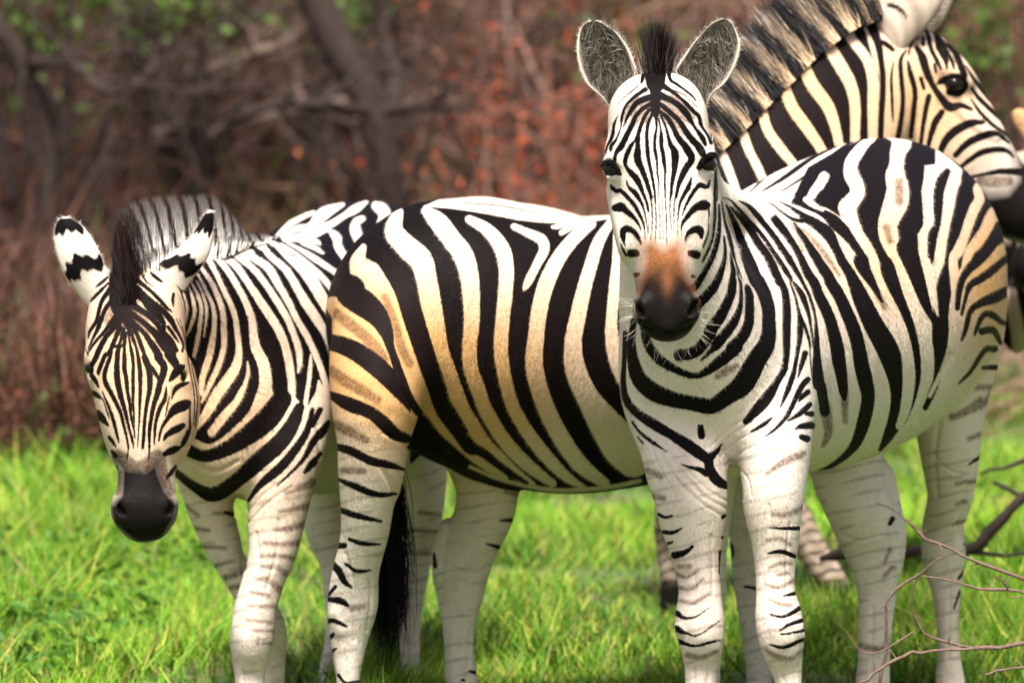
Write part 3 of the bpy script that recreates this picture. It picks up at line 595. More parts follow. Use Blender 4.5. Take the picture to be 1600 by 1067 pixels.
COAT['C']='''
g 0234 12:130,200,14 240,240,18 330,200,14
g 0234 12:180,360,10 260,400,12 340,420,10
g 0234 12:350,420,9 430,330,10 520,270,8
g 0234 12:370,440,9 450,360,10 540,300,8
g 0234 12:250,330,9 330,300,9 420,240,8
g 34 12:350,420,20 358,520,24 350,620,18
g 3 12:400,480,12 415,620,14 400,760,12
g 3 12:490,430,12 480,560,14 440,700,12
e 3 12:370,900,80 380,950,70
g 3 12:350,1020,12 355,1067,12
g 0234 12:640,60,14 650,200,16 630,330,14 600,450,12
g 012 6:720,430,12 700,480,10 650,500,10
e 1 25:900,420,50 870,600,40 850,760,30
base 0 k
base 2 k
base 3 k
base 1 w
w 02 27:80,280,12 105,380,20 100,470,14 85,540,8
w 02 27:120,230,10 150,320,25 165,420,28 140,520,25 105,600,14
w 02 27:140,200,12 190,300,28 215,400,30 205,520,32 185,640,35 160,760,25
w 02 27:180,190,12 230,300,20 255,400,22 250,500,18 235,610,8
w 02 27:190,140,15 250,260,25 305,390,32 315,500,38 300,640,48 270,780,55 230,900,50 210,1040,40
w 02 27:205,80,20 290,200,35 345,320,40 380,430,42 385,560,42 385,690,40 350,820,42 300,930,40 6:788,193,22 765,240,14
w 023 27:265,20,40 330,140,35 385,260,38 440,370,40 475,480,42 490,600,42 500,720,48 480,830,70 420,930,80 6:853,193,60 800,290,50 735,380,36
w 023 27:320,0,40 420,120,45 500,250,48 560,370,50 600,490,55 610,600,60 630,700,75 680,800,85 700,900,90 700,1000,100 6:1110,213,90 1060,310,70 980,390,60 880,470,52 800,500,50 720,470,50
w 023 27:565,800,10 570,880,25 550,960,30 510,1050,48 6:950,250,38 880,330,48 820,410,44
w 023 27:370,0,40 470,70,50 560,190,50 640,310,60 720,430,65 790,540,65 840,650,60 870,760,60 890,880,60 900,1000,55 12:530,0,36 500,80,40 430,160,50
w 023 27:470,-5,40 600,90,50 700,210,50 780,330,55 860,460,55 910,580,50 950,700,55 960,800,45 950,880,12
w 023 27:600,10,50 720,90,60 800,220,55 870,340,50 940,480,45 1000,580,50 1060,700,45 1110,820,45 1150,940,45 1180,1050,40 12:670,20,30
w 03 27:1045,750,12 1040,850,30 1030,950,30 1010,1080,32 12:580,60,24 540,130,28
w 03 27:1108,950,20 1105,1020,40 12:625,30,24 600,110,24
w 02 28:0,440,60 80,520,60 27:740,5,50 860,110,60 950,260,70 1030,390,80 1110,510,75 1165,620,50 1200,760,40
w 02 28:100,440,50 220,500,60 330,607,80 27:1000,110,100 1090,250,100 1160,370,90 1200,450,70
w 0 28:250,480,30 350,540,40 27:960,5,30 1100,130,50 1180,220,50 1230,300,40
w 0 28:330,470,25 450,530,40 27:1050,5,50 1180,90,50 1260,150,50 1330,240,50
w 02 17:380,270,8 400,310,50 460,350,60
w 02 17:435,280,40 480,270,50 530,300,50
w 0 28:200,410,25 330,290,55 450,210,62 600,150,36
w 0 28:260,410,22 420,320,60 560,290,60 680,180,125 800,110,90 900,70,40
w 0 28:300,430,60 450,400,70 600,340,90 780,270,70 920,180,62 1020,120,90 1100,70,60 1150,40,30
w 0 28:450,430,60 620,390,40 740,340,24 800,370,70 840,420,90 850,500,80 900,580,80 960,680,60
w 0 28:1100,215,66 1040,250,80 1030,330,108 1060,420,98 1090,510,90 1120,590,80
w 0 28:1250,80,100 1320,130,130 1330,200,110 1280,280,60 1250,330,20
w 0 28:300,430,50 450,430,50 620,450,50 660,480,26
w 0 28:480,470,36 600,510,56 690,570,26
W 0234 0:200,700 288,702 320,712 360,702 400,674 432,642 452,610 478,640 500,600 520,600 560,640 640,640 640,1300 200,1300
w 6 0:510,560,200 510,900,200
k 023 12:120,150,48 200,180,48 290,150,60 380,90,80 450,30,90 500,-40,80
k 0234 12:90,245,30 160,300,40 235,330,60 320,280,60 410,200,70 490,130,70 540,60,60 570,-10,40
k 0234 12:370,355,12 420,290,30 490,230,40 550,160,36 600,80,30 620,0,20
k 03 12:480,300,6 580,200,18 620,130,30 660,85,35 680,50,22
k 03 12:590,245,15 620,210,30 655,170,15
k 03 12:620,60,24 650,0,24
k 024 12:280,400,12 310,408,14 340,425,8
b 24 12:235,405,6 300,400,6 360,375,6
b 3 12:515,325,10 570,305,22 622,285,30
b 3 12:490,398,8 560,385,18 607,375,22
b 3 12:470,468,8 530,462,18 595,445,20
b 3 12:430,518,8 500,525,15 570,520,20
b 3 12:420,570,8 490,570,14 545,580,14
b 3 12:420,610,8 480,615,16 515,640,16
b 3 12:400,660,8 450,665,20 500,710,22
b 3 12:380,710,6 450,725,12
b 3 12:370,765,6 480,768,12
b 3 12:365,820,5 460,830,8
b 3 12:390,860,5 475,865,10
b 3 12:400,910,5 470,912,8
b 4 12:125,375,12 175,412,8
b 4 12:150,458,14 215,472,8
b 4 12:200,533,12 280,540,8
b 4 12:245,607,12 310,590,8
b 4 12:280,655,20 345,635,14
b 4 12:300,695,14 345,690,20
b 5 11:440,400,10 520,410,8
b 5 11:400,468,10 510,476,10
b 5 11:400,560,8 490,560,8
# face
k 1 24:440,-60,200 420,100,190 420,250,200 440,380,220 470,500,200 520,600,120 540,700,60
k 1 24:420,640,80 340,730,56 260,830,56 200,940,60 150,1060,58 25:90,200,45 80,240,28
k 1 24:440,700,60 360,880,48 310,1000,52 25:230,100,42 190,190,42 160,270,38 165,300,18
k 1 24:480,720,60 430,900,40 25:300,20,44 280,120,45 240,230,50 220,320,50 240,400,58 290,490,52 340,590,48 390,700,46 420,820,38 450,940,30 470,1060,22 6:350,560,6
k 1 24:500,760,40 480,900,30 25:370,20,45 355,150,50 350,280,60 360,380,60 385,500,54 420,620,45 450,740,38 480,860,30 510,980,24 525,1060,16
k 1 24:515,760,30 25:430,20,30 430,130,44 430,250,44 450,350,40 460,470,38 485,600,34 500,740,28 530,880,20 540,960,10
k 1 24:530,720,30 560,900,28 25:500,40,36 520,170,34 520,300,34 520,450,34 520,600,28 530,740,18 535,850,10
k 1 24:540,680,40 600,850,40 640,970,34 25:585,200,44 595,320,44 595,450,38 590,600,30 585,740,22 575,900,14 565,1060,9
k 1 24:560,640,50 640,780,50 700,940,50 740,1050,42 25:640,120,58 680,230,60 695,350,58 690,470,48 660,620,38 640,780,34 630,940,34 620,1060,28
k 1 25:690,200,30 740,270,45 790,350,30
k 1 24:560,600,60 720,760,62 820,900,88 900,1030,98 25:780,120,88 840,210,80 830,300,78 800,390,70 780,480,68 740,600,54 710,740,48 690,880,42 690,1040,28 6:470,560,8
k 1 24:580,540,70 720,640,62 850,760,80 950,880,108 1040,1000,116 25:900,90,98 960,190,78
k 1 24:600,440,80 760,540,62 880,660,60 960,770,70 1050,870,70 1110,970,48
k 1 24:560,260,160 700,330,90 780,430,100 880,540,88 950,640,60 970,720,30
k 1 24:640,230,60 800,360,38 920,470,60 1030,590,68 1090,700,48 1150,800,30 1190,900,25 1180,980,28
k 1 24:640,130,50 800,260,42 900,360,45 1000,470,38 1060,510,18
k 1 24:1010,690,38 1080,790,40 1140,880,14
k 1 24:690,50,20 750,150,20 830,210,12
k 1 24:800,40,20 850,90,40 930,150,30
k 12 24:1075,300,40 1065,380,40 1075,450,18
k 1 24:1110,600,11 1180,740,11 1230,900,11 1290,1060,11 25:1130,200,10 1170,400,13 1190,560,12 1180,700,14 1170,850,10
k 1 24:1150,600,9 1200,760,9 25:1080,60,9 1110,250,10 1150,450,12 1160,650,12 1150,830,10
k 1 24:330,230,60 230,370,50 190,490,42 160,620,46 80,740,36 60,820,14
k 1 24:370,340,60 270,470,50 220,590,50 180,700,50 120,820,30 60,950,18
k 1 24:400,560,70 240,760,40 120,900,34 50,1010,16
k 1 24:290,100,30 200,180,35 100,240,12
k 1 24:300,170,25 180,290,40 90,380,28
k 1 25:30,40,12 50,100,12
k 1 25:90,310,50 130,370,38 160,430,20
k 1 25:200,480,12 260,620,28 310,760,35 340,880,30 370,1000,20
k 1 25:200,530,8 250,690,18 275,760,8
k 1 25:100,490,50 150,520,45 200,560,8
k 1 25:150,700,60 190,750,70 260,830,22
k 1 25:270,950,30 300,990,38 340,1050,14
k 1 25:865,430,14 850,550,38 800,650,42 760,780,35 745,900,28 740,1030,16
k 1 25:895,520,8 870,640,18 850,740,10
k 1 25:1090,385,30 1000,420,50 950,470,40 920,560,8
k 1 25:1100,590,50 1050,620,100 960,660,90 900,730,50 850,800,35 810,880,28 790,990,20
k 1 25:1110,600,22 1112,750,17 1110,880,25 1060,990,40 1020,1060,28
k 1 25:1040,830,50 970,870,70 880,920,50 840,980,22
k 1 6:640,495,25 600,510,45 560,530,30
k 1 6:690,400,18 655,470,13
k 1 6:620,600,20 590,640,25 570,665,12
k 1 6:285,540,30 268,515,20
k 1 6:297,612,12 290,600,10
k 1 25:1050,210,30 1000,240,80 950,300,70 905,360,34
b 1 24:300,620,100 420,520,220 560,500,220 700,620,150
b 1 24:300,760,80 480,640,120 620,660,120 760,760,80
b 1 6:300,540,60 380,600,60 440,610,60 520,540,60 550,640,50 590,740,40
b 1 6:300,640,40 296,740,30
b 1 6:330,540,40 380,585,45 430,590,45 500,545,40
M 1 6:300,540 370,592 440,602 528,528 556,635 590,720 640,780 680,750 650,880 560,1040 400,1060 250,940 225,820 288,750
'''
def parse(txt):
    out=[]
    for ln in txt.strip().splitlines():
        ln=ln.strip()
        if not ln or ln[0]=='#': continue
        c,parts,rest=ln.split(' ',2)
        if c=='base': out.append((c,parts,rest)); continue
        w=0; pts=[]
        for tk in rest.split():
            if ':' in tk: a,tk=tk.split(':'); w=int(a)
            v=[float(q) for q in tk.split(',')]; x0,y0,s=WIN[w]
            pts.append([x0+v[0]/s,y0+v[1]/s]+([v[2]/s] if len(v)>2 else []))
        P=np.array(pts)
        if c=='w' and parts=='02' and w==7: P[:,2]*=.80
        if c=='w' and w==27: P[:,2]*=.92
        if c=='k' and w in (21,23,13,14) and parts!='1': P[:,2]*=1.10
        if c=='k' and parts=='1' and w in (24,25) : P[:,2]*=1.18
        if c=='k' and parts=='1' and w in (3,19,20,16) : P[:,2]*=1.14
        out.append((c,[int(q) for q in parts],P))
    return out
def smooth_line(P,n=4):
    if len(P)<3: return P
    Q=np.vstack([2*P[0]-P[1],P,2*P[-1]-P[-2]]); o=[]
    for i in range(1,len(Q)-2):
        p0,p1,p2,p3=Q[i-1:i+3]
        for k in range(n):
            t=k/n; o.append(.5*((2*p1)+(-p0+p2)*t+(2*p0-5*p1+4*p2-p3)*t*t+(-p0+3*p1-3*p2+p3)*t**3))
    o.append(P[-1]); return np.array(o)
def stroke_sd(X,P,margin):
    P=smooth_line(P); r=np.maximum(P[:,2]/2,.6); out=np.full(len(X),margin*1.0)
    for i in range(len(P)-1):
        a,b=P[i,:2],P[i+1,:2]; lo=np.minimum(a,b)-max(r[i],r[i+1])-margin; hi=np.maximum(a,b)+max(r[i],r[i+1])+margin
        m=np.where((X[:,0]>lo[0])&(X[:,0]<hi[0])&(X[:,1]>lo[1])&(X[:,1]<hi[1]))[0]
        if not len(m): continue
        q=X[m]-a; ab=b-a; L=max(ab@ab,1e-9); t=np.clip(q@ab/L,0,1)
        d=np.hypot(q[:,0]-t*ab[0],q[:,1]-t*ab[1])-(r[i]+(r[i+1]-r[i])*t)
        out[m]=np.minimum(out[m],d)
    return out
def poly_sd(X,P,margin):
    out=np.full(len(X),margin*1.0); lo=P.min(0)-margin; hi=P.max(0)+margin
    m=np.where((X>lo).all(1)&(X<hi).all(1))[0]
    if not len(m): return out
    x=X[m]; d=np.full(len(m),1e9); ins=np.zeros(len(m),bool)
    for a,b in zip(P,np.roll(P,-1,0)):
        q=x-a; ab=b-a; t=np.clip(q@ab/max(ab@ab,1e-9),0,1); d=np.minimum(d,np.hypot(q[:,0]-t*ab[0],q[:,1]-t*ab[1]))
        c=((a[1]>x[:,1])!=(b[1]>x[:,1])); xx=a[0]+(x[:,1]-a[1])*(b[0]-a[0])/(b[1]-a[1]+1e-12); ins^=c&(x[:,0]<xx)
    out[m]=np.minimum(np.where(ins,-d,d),margin); return out
def paint(name,X,part,M=6.0):
    """signed stripe field (negative = black hair), brown, tan and muzzle weights"""
    dz=np.zeros(len(X)); f=np.full(len(X),M); br=np.zeros(len(X)); tan=np.zeros(len(X)); mz=np.zeros(len(X))
    for c,ps,P in parse(COAT[name]):
        if c=='base': f[part==int(ps)]=-M if P.strip()=='k' else M; continue
        ok=np.isin(part,ps); Y=X[ok]
        if c in 'kw':
            d=stroke_sd(Y,P,M); f[ok]=np.minimum(f[ok],d) if c=='k' else np.maximum(f[ok],-d)
        elif c in 'KW':
            d=poly_sd(Y,P,M); f[ok]=np.minimum(f[ok],d) if c=='K' else np.maximum(f[ok],-d)
        elif c in 'ge':
            Q=P.copy(); r=np.median(P[:,2])/2; Q[:,2]=.2; d=stroke_sd(Y,Q,r*3); h=np.exp(-(np.maximum(d,0)/r)**2)*(d<r*2.9); dz[ok]+=h*(-.0019 if c=='g' else .0016)*min(r,6)*.55
        elif c=='b':
            d=stroke_sd(Y,P,12); w=np.clip(.75-d/5,0,1); br[ok]=np.maximum(br[ok],w)
        elif c=='o':
            d=poly_sd(Y,P,16); tan[ok]=np.maximum(tan[ok],np.clip(.5-d/26,0,1))
        elif c=='M':
            d=poly_sd(Y,P,16); mz[ok]=np.maximum(mz[ok],np.clip(.5-d/26,0,1))
    if name=='A': mz=mz*(1-.5*np.exp(-((X[:,0]-1043)/9)**2-((X[:,1]-438)/22)**2)); mz=mz*(1-.22*np.exp(-((X[:,0]-1041)/40)**2-((X[:,1]-425)/16)**2))
    br=np.clip(br*(.72+.45*vnoise(X[:,0]+500,X[:,1]+300,.30,3)),0,1)
    leg=part>=3; bars=np.clip(np.sin(X[:,1]*.27+.05*X[:,0]+3*vnoise(X[:,0]+90,X[:,1],.02,8))-.80+.7*(vnoise(X[:,0]+10,X[:,1]+40,.045,9)-.5),0,1)*2.2
    br=np.where(leg&(X[:,1]>700),np.maximum(br,np.clip(bars,0,.42)),br)
    return f,br,tan,mz,dz
# ---------------------------------------------------------------- object helpers
def tag(o,label=None,cat=None,group=None,kind=None):
    for k,v in (('label',label),('category',cat),('group',group),('kind',kind)):
        if v: o[k]=v
    return o
def mk(name,V,quads=None,mat=None,parent=None,ngons=None,tris=None,attrs=None,smooth=True,nrm=None,tri_mat=None):
    V=np.asarray(V,np.float32); loops=[]; starts=[]; n=0
    for F,k in ((quads,4),(tris,3)):
        if F is not None and len(F):
            F=np.asarray(F); loops.append(F.ravel()); starts.append(n+k*np.arange(len(F))); n+=F.size
    if ngons:
        L=np.array([len(g) for g in ngons]); loops.append(np.concatenate([np.array(g) for g in ngons])); starts.append(n+np.concatenate([[0],np.cumsum(L)[:-1]])); n+=L.sum()
    me=bpy.data.meshes.new(name); lp=np.concatenate(loops).astype(np.int32); st=np.concatenate(starts).astype(np.int32)
    me.vertices.add(len(V)); me.vertices.foreach_set('co',V.ravel()); me.loops.add(len(lp)); me.loops.foreach_set('vertex_index',lp)
    me.polygons.add(len(st)); me.polygons.foreach_set('loop_start',st)
    me.update(calc_edges=True)
    if smooth: me.shade_smooth()
    for k,v in (attrs or {}).items():
        v=np.asarray(v,np.float32)
        if v.ndim==1: a=me.attributes.new(k,'FLOAT','POINT'); a.data.foreach_set('value',v)
        else: a=me.attributes.new(k,'FLOAT_COLOR','POINT'); a.data.foreach_set('color',np.c_[v[:,:3],np.ones(len(v))].astype(np.float32).ravel())
    if nrm is not None: me.shade_smooth(); me.normals_split_custom_set_from_vertices(np.asarray(nrm,np.float32))
    if mat: me.materials.append(mat)
    if tri_mat: me.materials.append(tri_mat); mi=np.zeros(len(me.polygons),np.int32); mi[len(quads):len(quads)+len(tris)]=1; me.polygons.foreach_set('material_index',mi)
    o=bpy.data.objects.new(name,me); C.collection.objects.link(o)
    if parent is not None:
        o.parent=parent; o.matrix_parent_inverse=parent.matrix_world.inverted() if False else o.matrix_parent_inverse
        loc=np.array(parent.location,np.float32); me.vertices.foreach_set('co',(V-loc).ravel())
    return o
def empty(name,loc):
    o=bpy.data.objects.new(name,None); o.empty_display_size=.2; o.location=loc; C.collection.objects.link(o); return o
class NT:
    def __init__(s,name):
        s.m=bpy.data.materials.new(name); s.m.use_nodes=True; s.t=s.m.node_tree; s.b=s.t.nodes['Principled BSDF']; s.out=s.t.nodes['Material Output']
    def n(s,ty,**kw):
        o=s.t.nodes.new('ShaderNode'+ty)
        for k,v in kw.items():
            if k[0]=='i' and k[1:].isdigit(): o.inputs[int(k[1:])].default_value=v
            else: setattr(o,k,v)
        return o
    def l(s,a,b): s.t.links.new(a,b)
    def attr(s,name,out='Fac'): return s.n('Attribute',attribute_name=name).outputs[out]
    def math(s,op,a,b=None,c=None,clamp=False):
        o=s.n('Math',operation=op,use_clamp=clamp)
        for i,v in enumerate((a,b,c)):
            if v is None: continue
            if isinstance(v,(int,float)): o.inputs[i].default_value=v
            else: s.l(v,o.inputs[i])
        return o.outputs[0]
    def mix(s,f,a,b,mode='MIX'):
        o=s.n('Mix',data_type='RGBA',blend_type=mode)
        for sock,v in ((o.inputs[0],f),(o.inputs[6],a),(o.inputs[7],b)):
            if isinstance(v,(int,float)): sock.default_value=v
            elif isinstance(v,tuple): sock.default_value=(*v,1)
            else: s.l(v,sock)
        return o.outputs[2]
    def noise(s,scale,detail=3,vec=None,stretch=None,rough=.55):
        tc=vec if vec is not None else s.n('TexCoord').outputs['Object']
        if stretch: mp=s.n('Mapping'); mp.inputs['Scale'].default_value=stretch; s.l(tc,mp.inputs[0]); tc=mp.outputs[0]
        o=s.n('TexNoise'); o.inputs['Scale'].default_value=scale; o.inputs['Detail'].default_value=detail; o.inputs['Roughness'].default_value=rough; s.l(tc,o.inputs['Vector']); return o.outputs[0]
    def ramp(s,f,stops):
        o=s.n('ValToRGB'); s.l(f,o.inputs[0]); e=o.color_ramp.elements
        while len(e)<len(stops): e.new(.5)
        for q,(p,c) in zip(e,stops): q.position=p; q.color=(*c,1)
        return o.outputs[0]
def coat_material():
    m=NT('zebra_coat'); f=m.attr('stripe'); br=m.attr('brown'); tan=m.attr('tan'); mz=m.attr('muzzle'); inn=m.attr('inner'); cream=m.attr('cream'); org=m.attr('orange')
    fine=m.noise(330,3,stretch=(1,1,.45)); mid=m.noise(60,3); big=m.noise(9,4); hair=m.noise(520,2,stretch=(1,1,.25))
    d=m.math('ADD',f,m.math('MULTIPLY',m.math('SUBTRACT',fine,.5),3.4))
    d=m.math('ADD',d,m.math('MULTIPLY',m.math('SUBTRACT',mid,.5),1.2))
    k=m.math('MULTIPLY_ADD',d,-.7,.5,clamp=True)
    pale=m.mix(m.math('MULTIPLY',m.math('SUBTRACT',big,.25,clamp=True),.6),(.80,.75,.67),(.56,.47,.37))
    pale=m.mix(cream,pale,(.64,.36,.12)); pale=m.mix(tan,pale,(.50,.27,.09))
    pale=m.mix(m.math('MULTIPLY',hair,.38),pale,(.40,.33,.27))
    gp=m.n('SeparateXYZ'); m.l(m.n('NewGeometry').outputs['Position'],gp.inputs[0]); low=m.math('MULTIPLY_ADD',gp.outputs[2],-1.3,1.0,clamp=True)
    grime=m.math('MULTIPLY',low,m.math('MULTIPLY_ADD',m.noise(38,6,rough=.7),3.2,-1.55,clamp=True)); pale=m.mix(m.math('MULTIPLY',grime,.75),pale,(.23,.17,.12))
    bf=m.math('MULTIPLY',br,m.math('MULTIPLY_ADD',fine,1.1,.2,clamp=True),clamp=True)
    pale=m.mix(bf,pale,(.085,.036,.016))
    dark=m.mix(fine,(.001,.001,.001),(.007,.0055,.006))
    dark=m.mix(cream,dark,(.010,.006,.0055)); col=m.mix(k,pale,dark)
    orc=m.mix(fine,(.46,.15,.025),(.12,.035,.012)); col=m.mix(m.math('MULTIPLY',org,.93),col,orc)
    inc=m.mix(m.math('MULTIPLY_ADD',m.noise(150,3,stretch=(1,1,.3)),3,-1,clamp=True),(.075,.06,.045),(.36,.32,.26)); col=m.mix(inn,col,inc)
    col=m.mix(mz,col,m.mix(mid,(.002,.0015,.0013),(.0075,.005,.0038)))
    m.l(col,m.b.inputs['Base Color'])
    m.l(m.math('MULTIPLY_ADD',mz,-.05,.62),m.b.inputs['Roughness']); m.l(m.math('MULTIPLY_ADD',mz,.07,.05),m.b.inputs['Specular IOR Level'])
    m.b.inputs['Sheen Weight'].default_value=.0; m.b.inputs['Sheen Roughness'].default_value=.4; m.b.inputs['Sheen Tint'].default_value=(.95,.92,1,1)
    bp=m.n('Bump'); bp.inputs['Strength'].default_value=.5; bp.inputs['Distance'].default_value=.0035
    wr=m.noise(26,5,stretch=(1,1,.5)); m.l(m.math('ADD',m.math('MULTIPLY',hair,.55),m.math('MULTIPLY',wr,1.3)),bp.inputs['Height']); m.l(bp.outputs[0],m.b.inputs['Normal'])
    return m.m
def hair_material(name,rough=.5,trans=.15,spec=.12):
    m=NT(name); c=m.attr('hair','Color'); m.l(c,m.b.inputs['Base Color']); m.b.inputs['Roughness'].default_value=rough; m.b.inputs['Specular IOR Level'].default_value=spec
    t=m.n('BsdfTranslucent'); m.l(c,t.inputs[0]); mx=m.n('MixShader'); mx.inputs[0].default_value=trans; m.l(m.b.outputs[0],mx.inputs[1]); m.l(t.outputs[0],mx.inputs[2]); m.l(mx.outputs[0],m.out.inputs[0])
    return m.m
def eye_material():
    m=NT('eye'); m.b.inputs['Base Color'].default_value=(.006,.004,.003,1); m.b.inputs['Roughness'].default_value=.10; m.b.inputs['Specular IOR Level'].default_value=.35; return m.m
COATM=coat_material(); HAIR=hair_material('mane_hair'); FURM=hair_material('fur',.5,.0,.12); EYE=eye_material()
# ---------------------------------------------------------------- blades (hair, whiskers, grass): thin tapering ribbons
def blades(root,tip,width,bend=None,seg=3,side=None):
    """root, tip (n,3); width (n,). returns V, quads, tris, t (height along each vertex), idx"""
    n=len(root); d=tip-root; up=d/np.maximum(np.linalg.norm(d,axis=1,keepdims=True),1e-9)
    if side is None:
        s=rng.normal(size=(n,3)); side=s-up*(s*up).sum(1,keepdims=True)
    side=side/np.maximum(np.linalg.norm(side,axis=1,keepdims=True),1e-9)
    if bend is None: bend=np.zeros((n,3))
    V=np.zeros((n,2*seg+1,3)); T=np.zeros((n,2*seg+1))
    for i in range(seg+1):
        t=i/seg; p=root+d*t+bend*(t*(1-t)*4*.5+t*t*.0)
        if i==seg: V[:,-1]=p; T[:,-1]=1
        else:
            ww=(width*(1-.55*t))[:,None]/2; V[:,2*i]=p-side*ww; V[:,2*i+1]=p+side*ww; T[:,2*i:2*i+2]=t
    base=(np.arange(n)*(2*seg+1))[:,None]
    q=np.concatenate([base+np.array([[2*i,2*i+1,2*i+3,2*i+2]]) for i in range(seg-1)]) if seg>1 else np.zeros((0,4),int)
    tr=base+np.array([[2*seg-2,2*seg-1,2*seg]])
    return V.reshape(-1,3),q,tr,T.ravel(),np.repeat(np.arange(n),2*seg+1)
# ---------------------------------------------------------------- a zebra
def fur(root,V,F,f,br,org,mz,cream,part,X,lie,n=420000):
    P=V[F]; nr=np.cross(P[:,2]-P[:,0],P[:,3]-P[:,1]); A=np.linalg.norm(nr,axis=1)/2; nr/=np.maximum(2*A[:,None],1e-12)
    vis=((nr@FWD)<.2)&(mz[F[:,0]]<.8)&(X[F[:,0],1]<1085)&(X[F[:,0],1]>-40)&(X[F[:,0],0]>-20)&(X[F[:,0],0]<1640)
    wt=A*vis*(1+1.2*(part[F[:,0]]==1)); cdf=np.cumsum(wt); k=np.searchsorted(cdf,rng.random(n)*cdf[-1]); u=rng.random((n,1)); v=rng.random((n,1)); q=F[k]
    def it(a):
        a=a[q]; 
        if a.ndim==2: return (a[:,0]*(1-u[:,0])+a[:,1]*u[:,0])*(1-v[:,0])+(a[:,3]*(1-u[:,0])+a[:,2]*u[:,0])*v[:,0]
        return (a[:,0]*(1-u)+a[:,1]*u)*(1-v)+(a[:,3]*(1-u)+a[:,2]*u)*v
    R=it(V); N=nr[k]; ff=it(f); head=(part[q[:,0]]==1); flow=np.tile(np.array([0,0,-1.]),(n,1)); back=np.array(lie); flow[~head]+=back
    T=flow-N*(flow*N).sum(1,keepdims=True); T/=np.maximum(np.linalg.norm(T,axis=1,keepdims=True),1e-6)
    L=np.where(head,.0036,np.where(part[q[:,0]]>=3,.0045,.0068))*(.6+.7*rng.random(n)); L*=np.where(it(mz)>.5,.45,1); D=T+N*(.10+.14*rng.random((n,1)))+rng.normal(size=(n,3))*.14
    kk=np.clip(.5-ff*1.0+rng.normal(size=n)*.22,0,1)[:,None]; pale=np.array([.84,.79,.71]); cr=it(cream)[:,None]; c=pale*(1-cr)+np.array([.66,.38,.13])*cr; c=c*(.72+.38*rng.random((n,1)))
    b=np.clip(it(br),0,1)[:,None]*(rng.random((n,1))<.8); c=c*(1-b)+np.array([.085,.036,.016])*b; gz_=np.clip(1.05-1.25*R[:,2:3],0,1)*np.clip((vnoise(R[:,0]+R[:,1]*.7+20,R[:,2]+5,28,41)*.6+vnoise(R[:,0]+R[:,1]+9,R[:,2]+2,75,42)*.4)[:,None]*3.6-1.75,0,.85); c=c*(1-gz_)+np.array([.27,.20,.14])*gz_; pt_=np.clip((vnoise(R[:,0]*.8+R[:,1]+3,R[:,2]+1,7,43)[:,None]-.55)*1.2,0,.3); c=c*(1-pt_)+np.array([.52,.42,.31])*pt_
    c=c*(1-kk)+(np.array([.0032,.0026,.003])*(1-cr)+np.array([.009,.0055,.005])*cr)*(.4+1.3*rng.random((n,1)))*kk
    o=it(org)[:,None]; c=c*(1-o)+np.array([.52,.18,.035])*(.45+.7*rng.random((n,1)))*o; m_=it(mz)[:,None]; c=c*(1-m_)+np.array([.004,.0027,.002])*(.4+1.2*rng.random((n,1)))*m_
    VV,qq,tt,TT,idx=blades(R-N*.0006,R+D*L[:,None],np.where(head,.0008,.0011)*np.ones(n),seg=1,side=np.cross(T,N)); return VV,tt,np.clip(c,0,1)[idx],(N+D*.18+rng.normal(size=N.shape)*.10)[idx]/1.05
def ear_shell(rows,d,cup,back=False):
    R=np.array(rows,float); R=crom(R,6); n=len(R); m=25; S=np.linspace(-1,1,m)
    def layer(off):
        out=[]
        for i,r in enumerate(R):
            L=at(r[0],r[1],d); Q=at(r[2],r[3],d); w=np.linalg.norm(Q-L)/2; t=i/(n-1)
            for s in S:
                p=(L+Q)/2+(Q-L)/2*s*(1+off*.03)
                z=cup*w*(1-s*s)*(1-.35*t)*(1 if not back else -1)
                out.append(p+FWD*(z+off*.004))
        return np.array(out).reshape(n,m,3)
    A=layer(-1); B=layer(1); V=np.concatenate([A.reshape(-1,3),B.reshape(-1,3)]); q=[]; N=n*m
    for i in range(n-1):
        for j in range(m-1):
            a=i*m+j; q.append([a,a+1,a+m+1,a+m]); q.append([N+a,N+a+m,N+a+m+1,N+a+1])
        for j in (0,m-1):
            a=i*m+j; b=a+m; q.append([a,b,N+b,N+a] if j==0 else [a,N+a,N+b,b])
    for j in range(m-1):
        a=(n-1)*m+j; q.append([a,a+1,N+a+1,N+a])
    tt=np.tile(np.repeat(np.linspace(0,1,n),m),2); ss=np.tile(np.tile(S,n),2); front=np.r_[np.ones(N),np.zeros(N)]
    return V,np.array(q),tt,ss,front
def chart_cream(name,X):
    def blob(x,y,rx,ry): return np.exp(-(((X[:,0]-x)/rx)**2+((X[:,1]-y)/ry)**2))
    if name=='A': c=.9*blob(1545,430,60,150)+.5*blob(1400,380,70,140)+.3*blob(1290,420,90,90)+.14
    elif name=='B': c=1.1*blob(560,540,100,130)+.8*blob(720,630,130,130)+.5*blob(850,520,260,220)+.8*blob(1250,160,180,160)+.6*blob(1470,170,90,130)+.05
    elif name=='C': c=.6*blob(210,560,110,150)+.5*blob(380,640,130,170)+.14
    else: c=np.full(len(X),.4)
    return np.clip(c,0,1)
def generic_stripes(X,part):
    t=X[:,0]*.16+6*np.sin(X[:,1]*.02)*.3; f=np.sin(t)*4+.5
    f=np.where(part>=3,np.sin(X[:,1]*.36+X[:,0]*.10+.7*np.sin(X[:,0]*.2))*2.0+1.1,f); f=np.where(part==1,np.sin(X[:,0]*.55)*3,f); return f
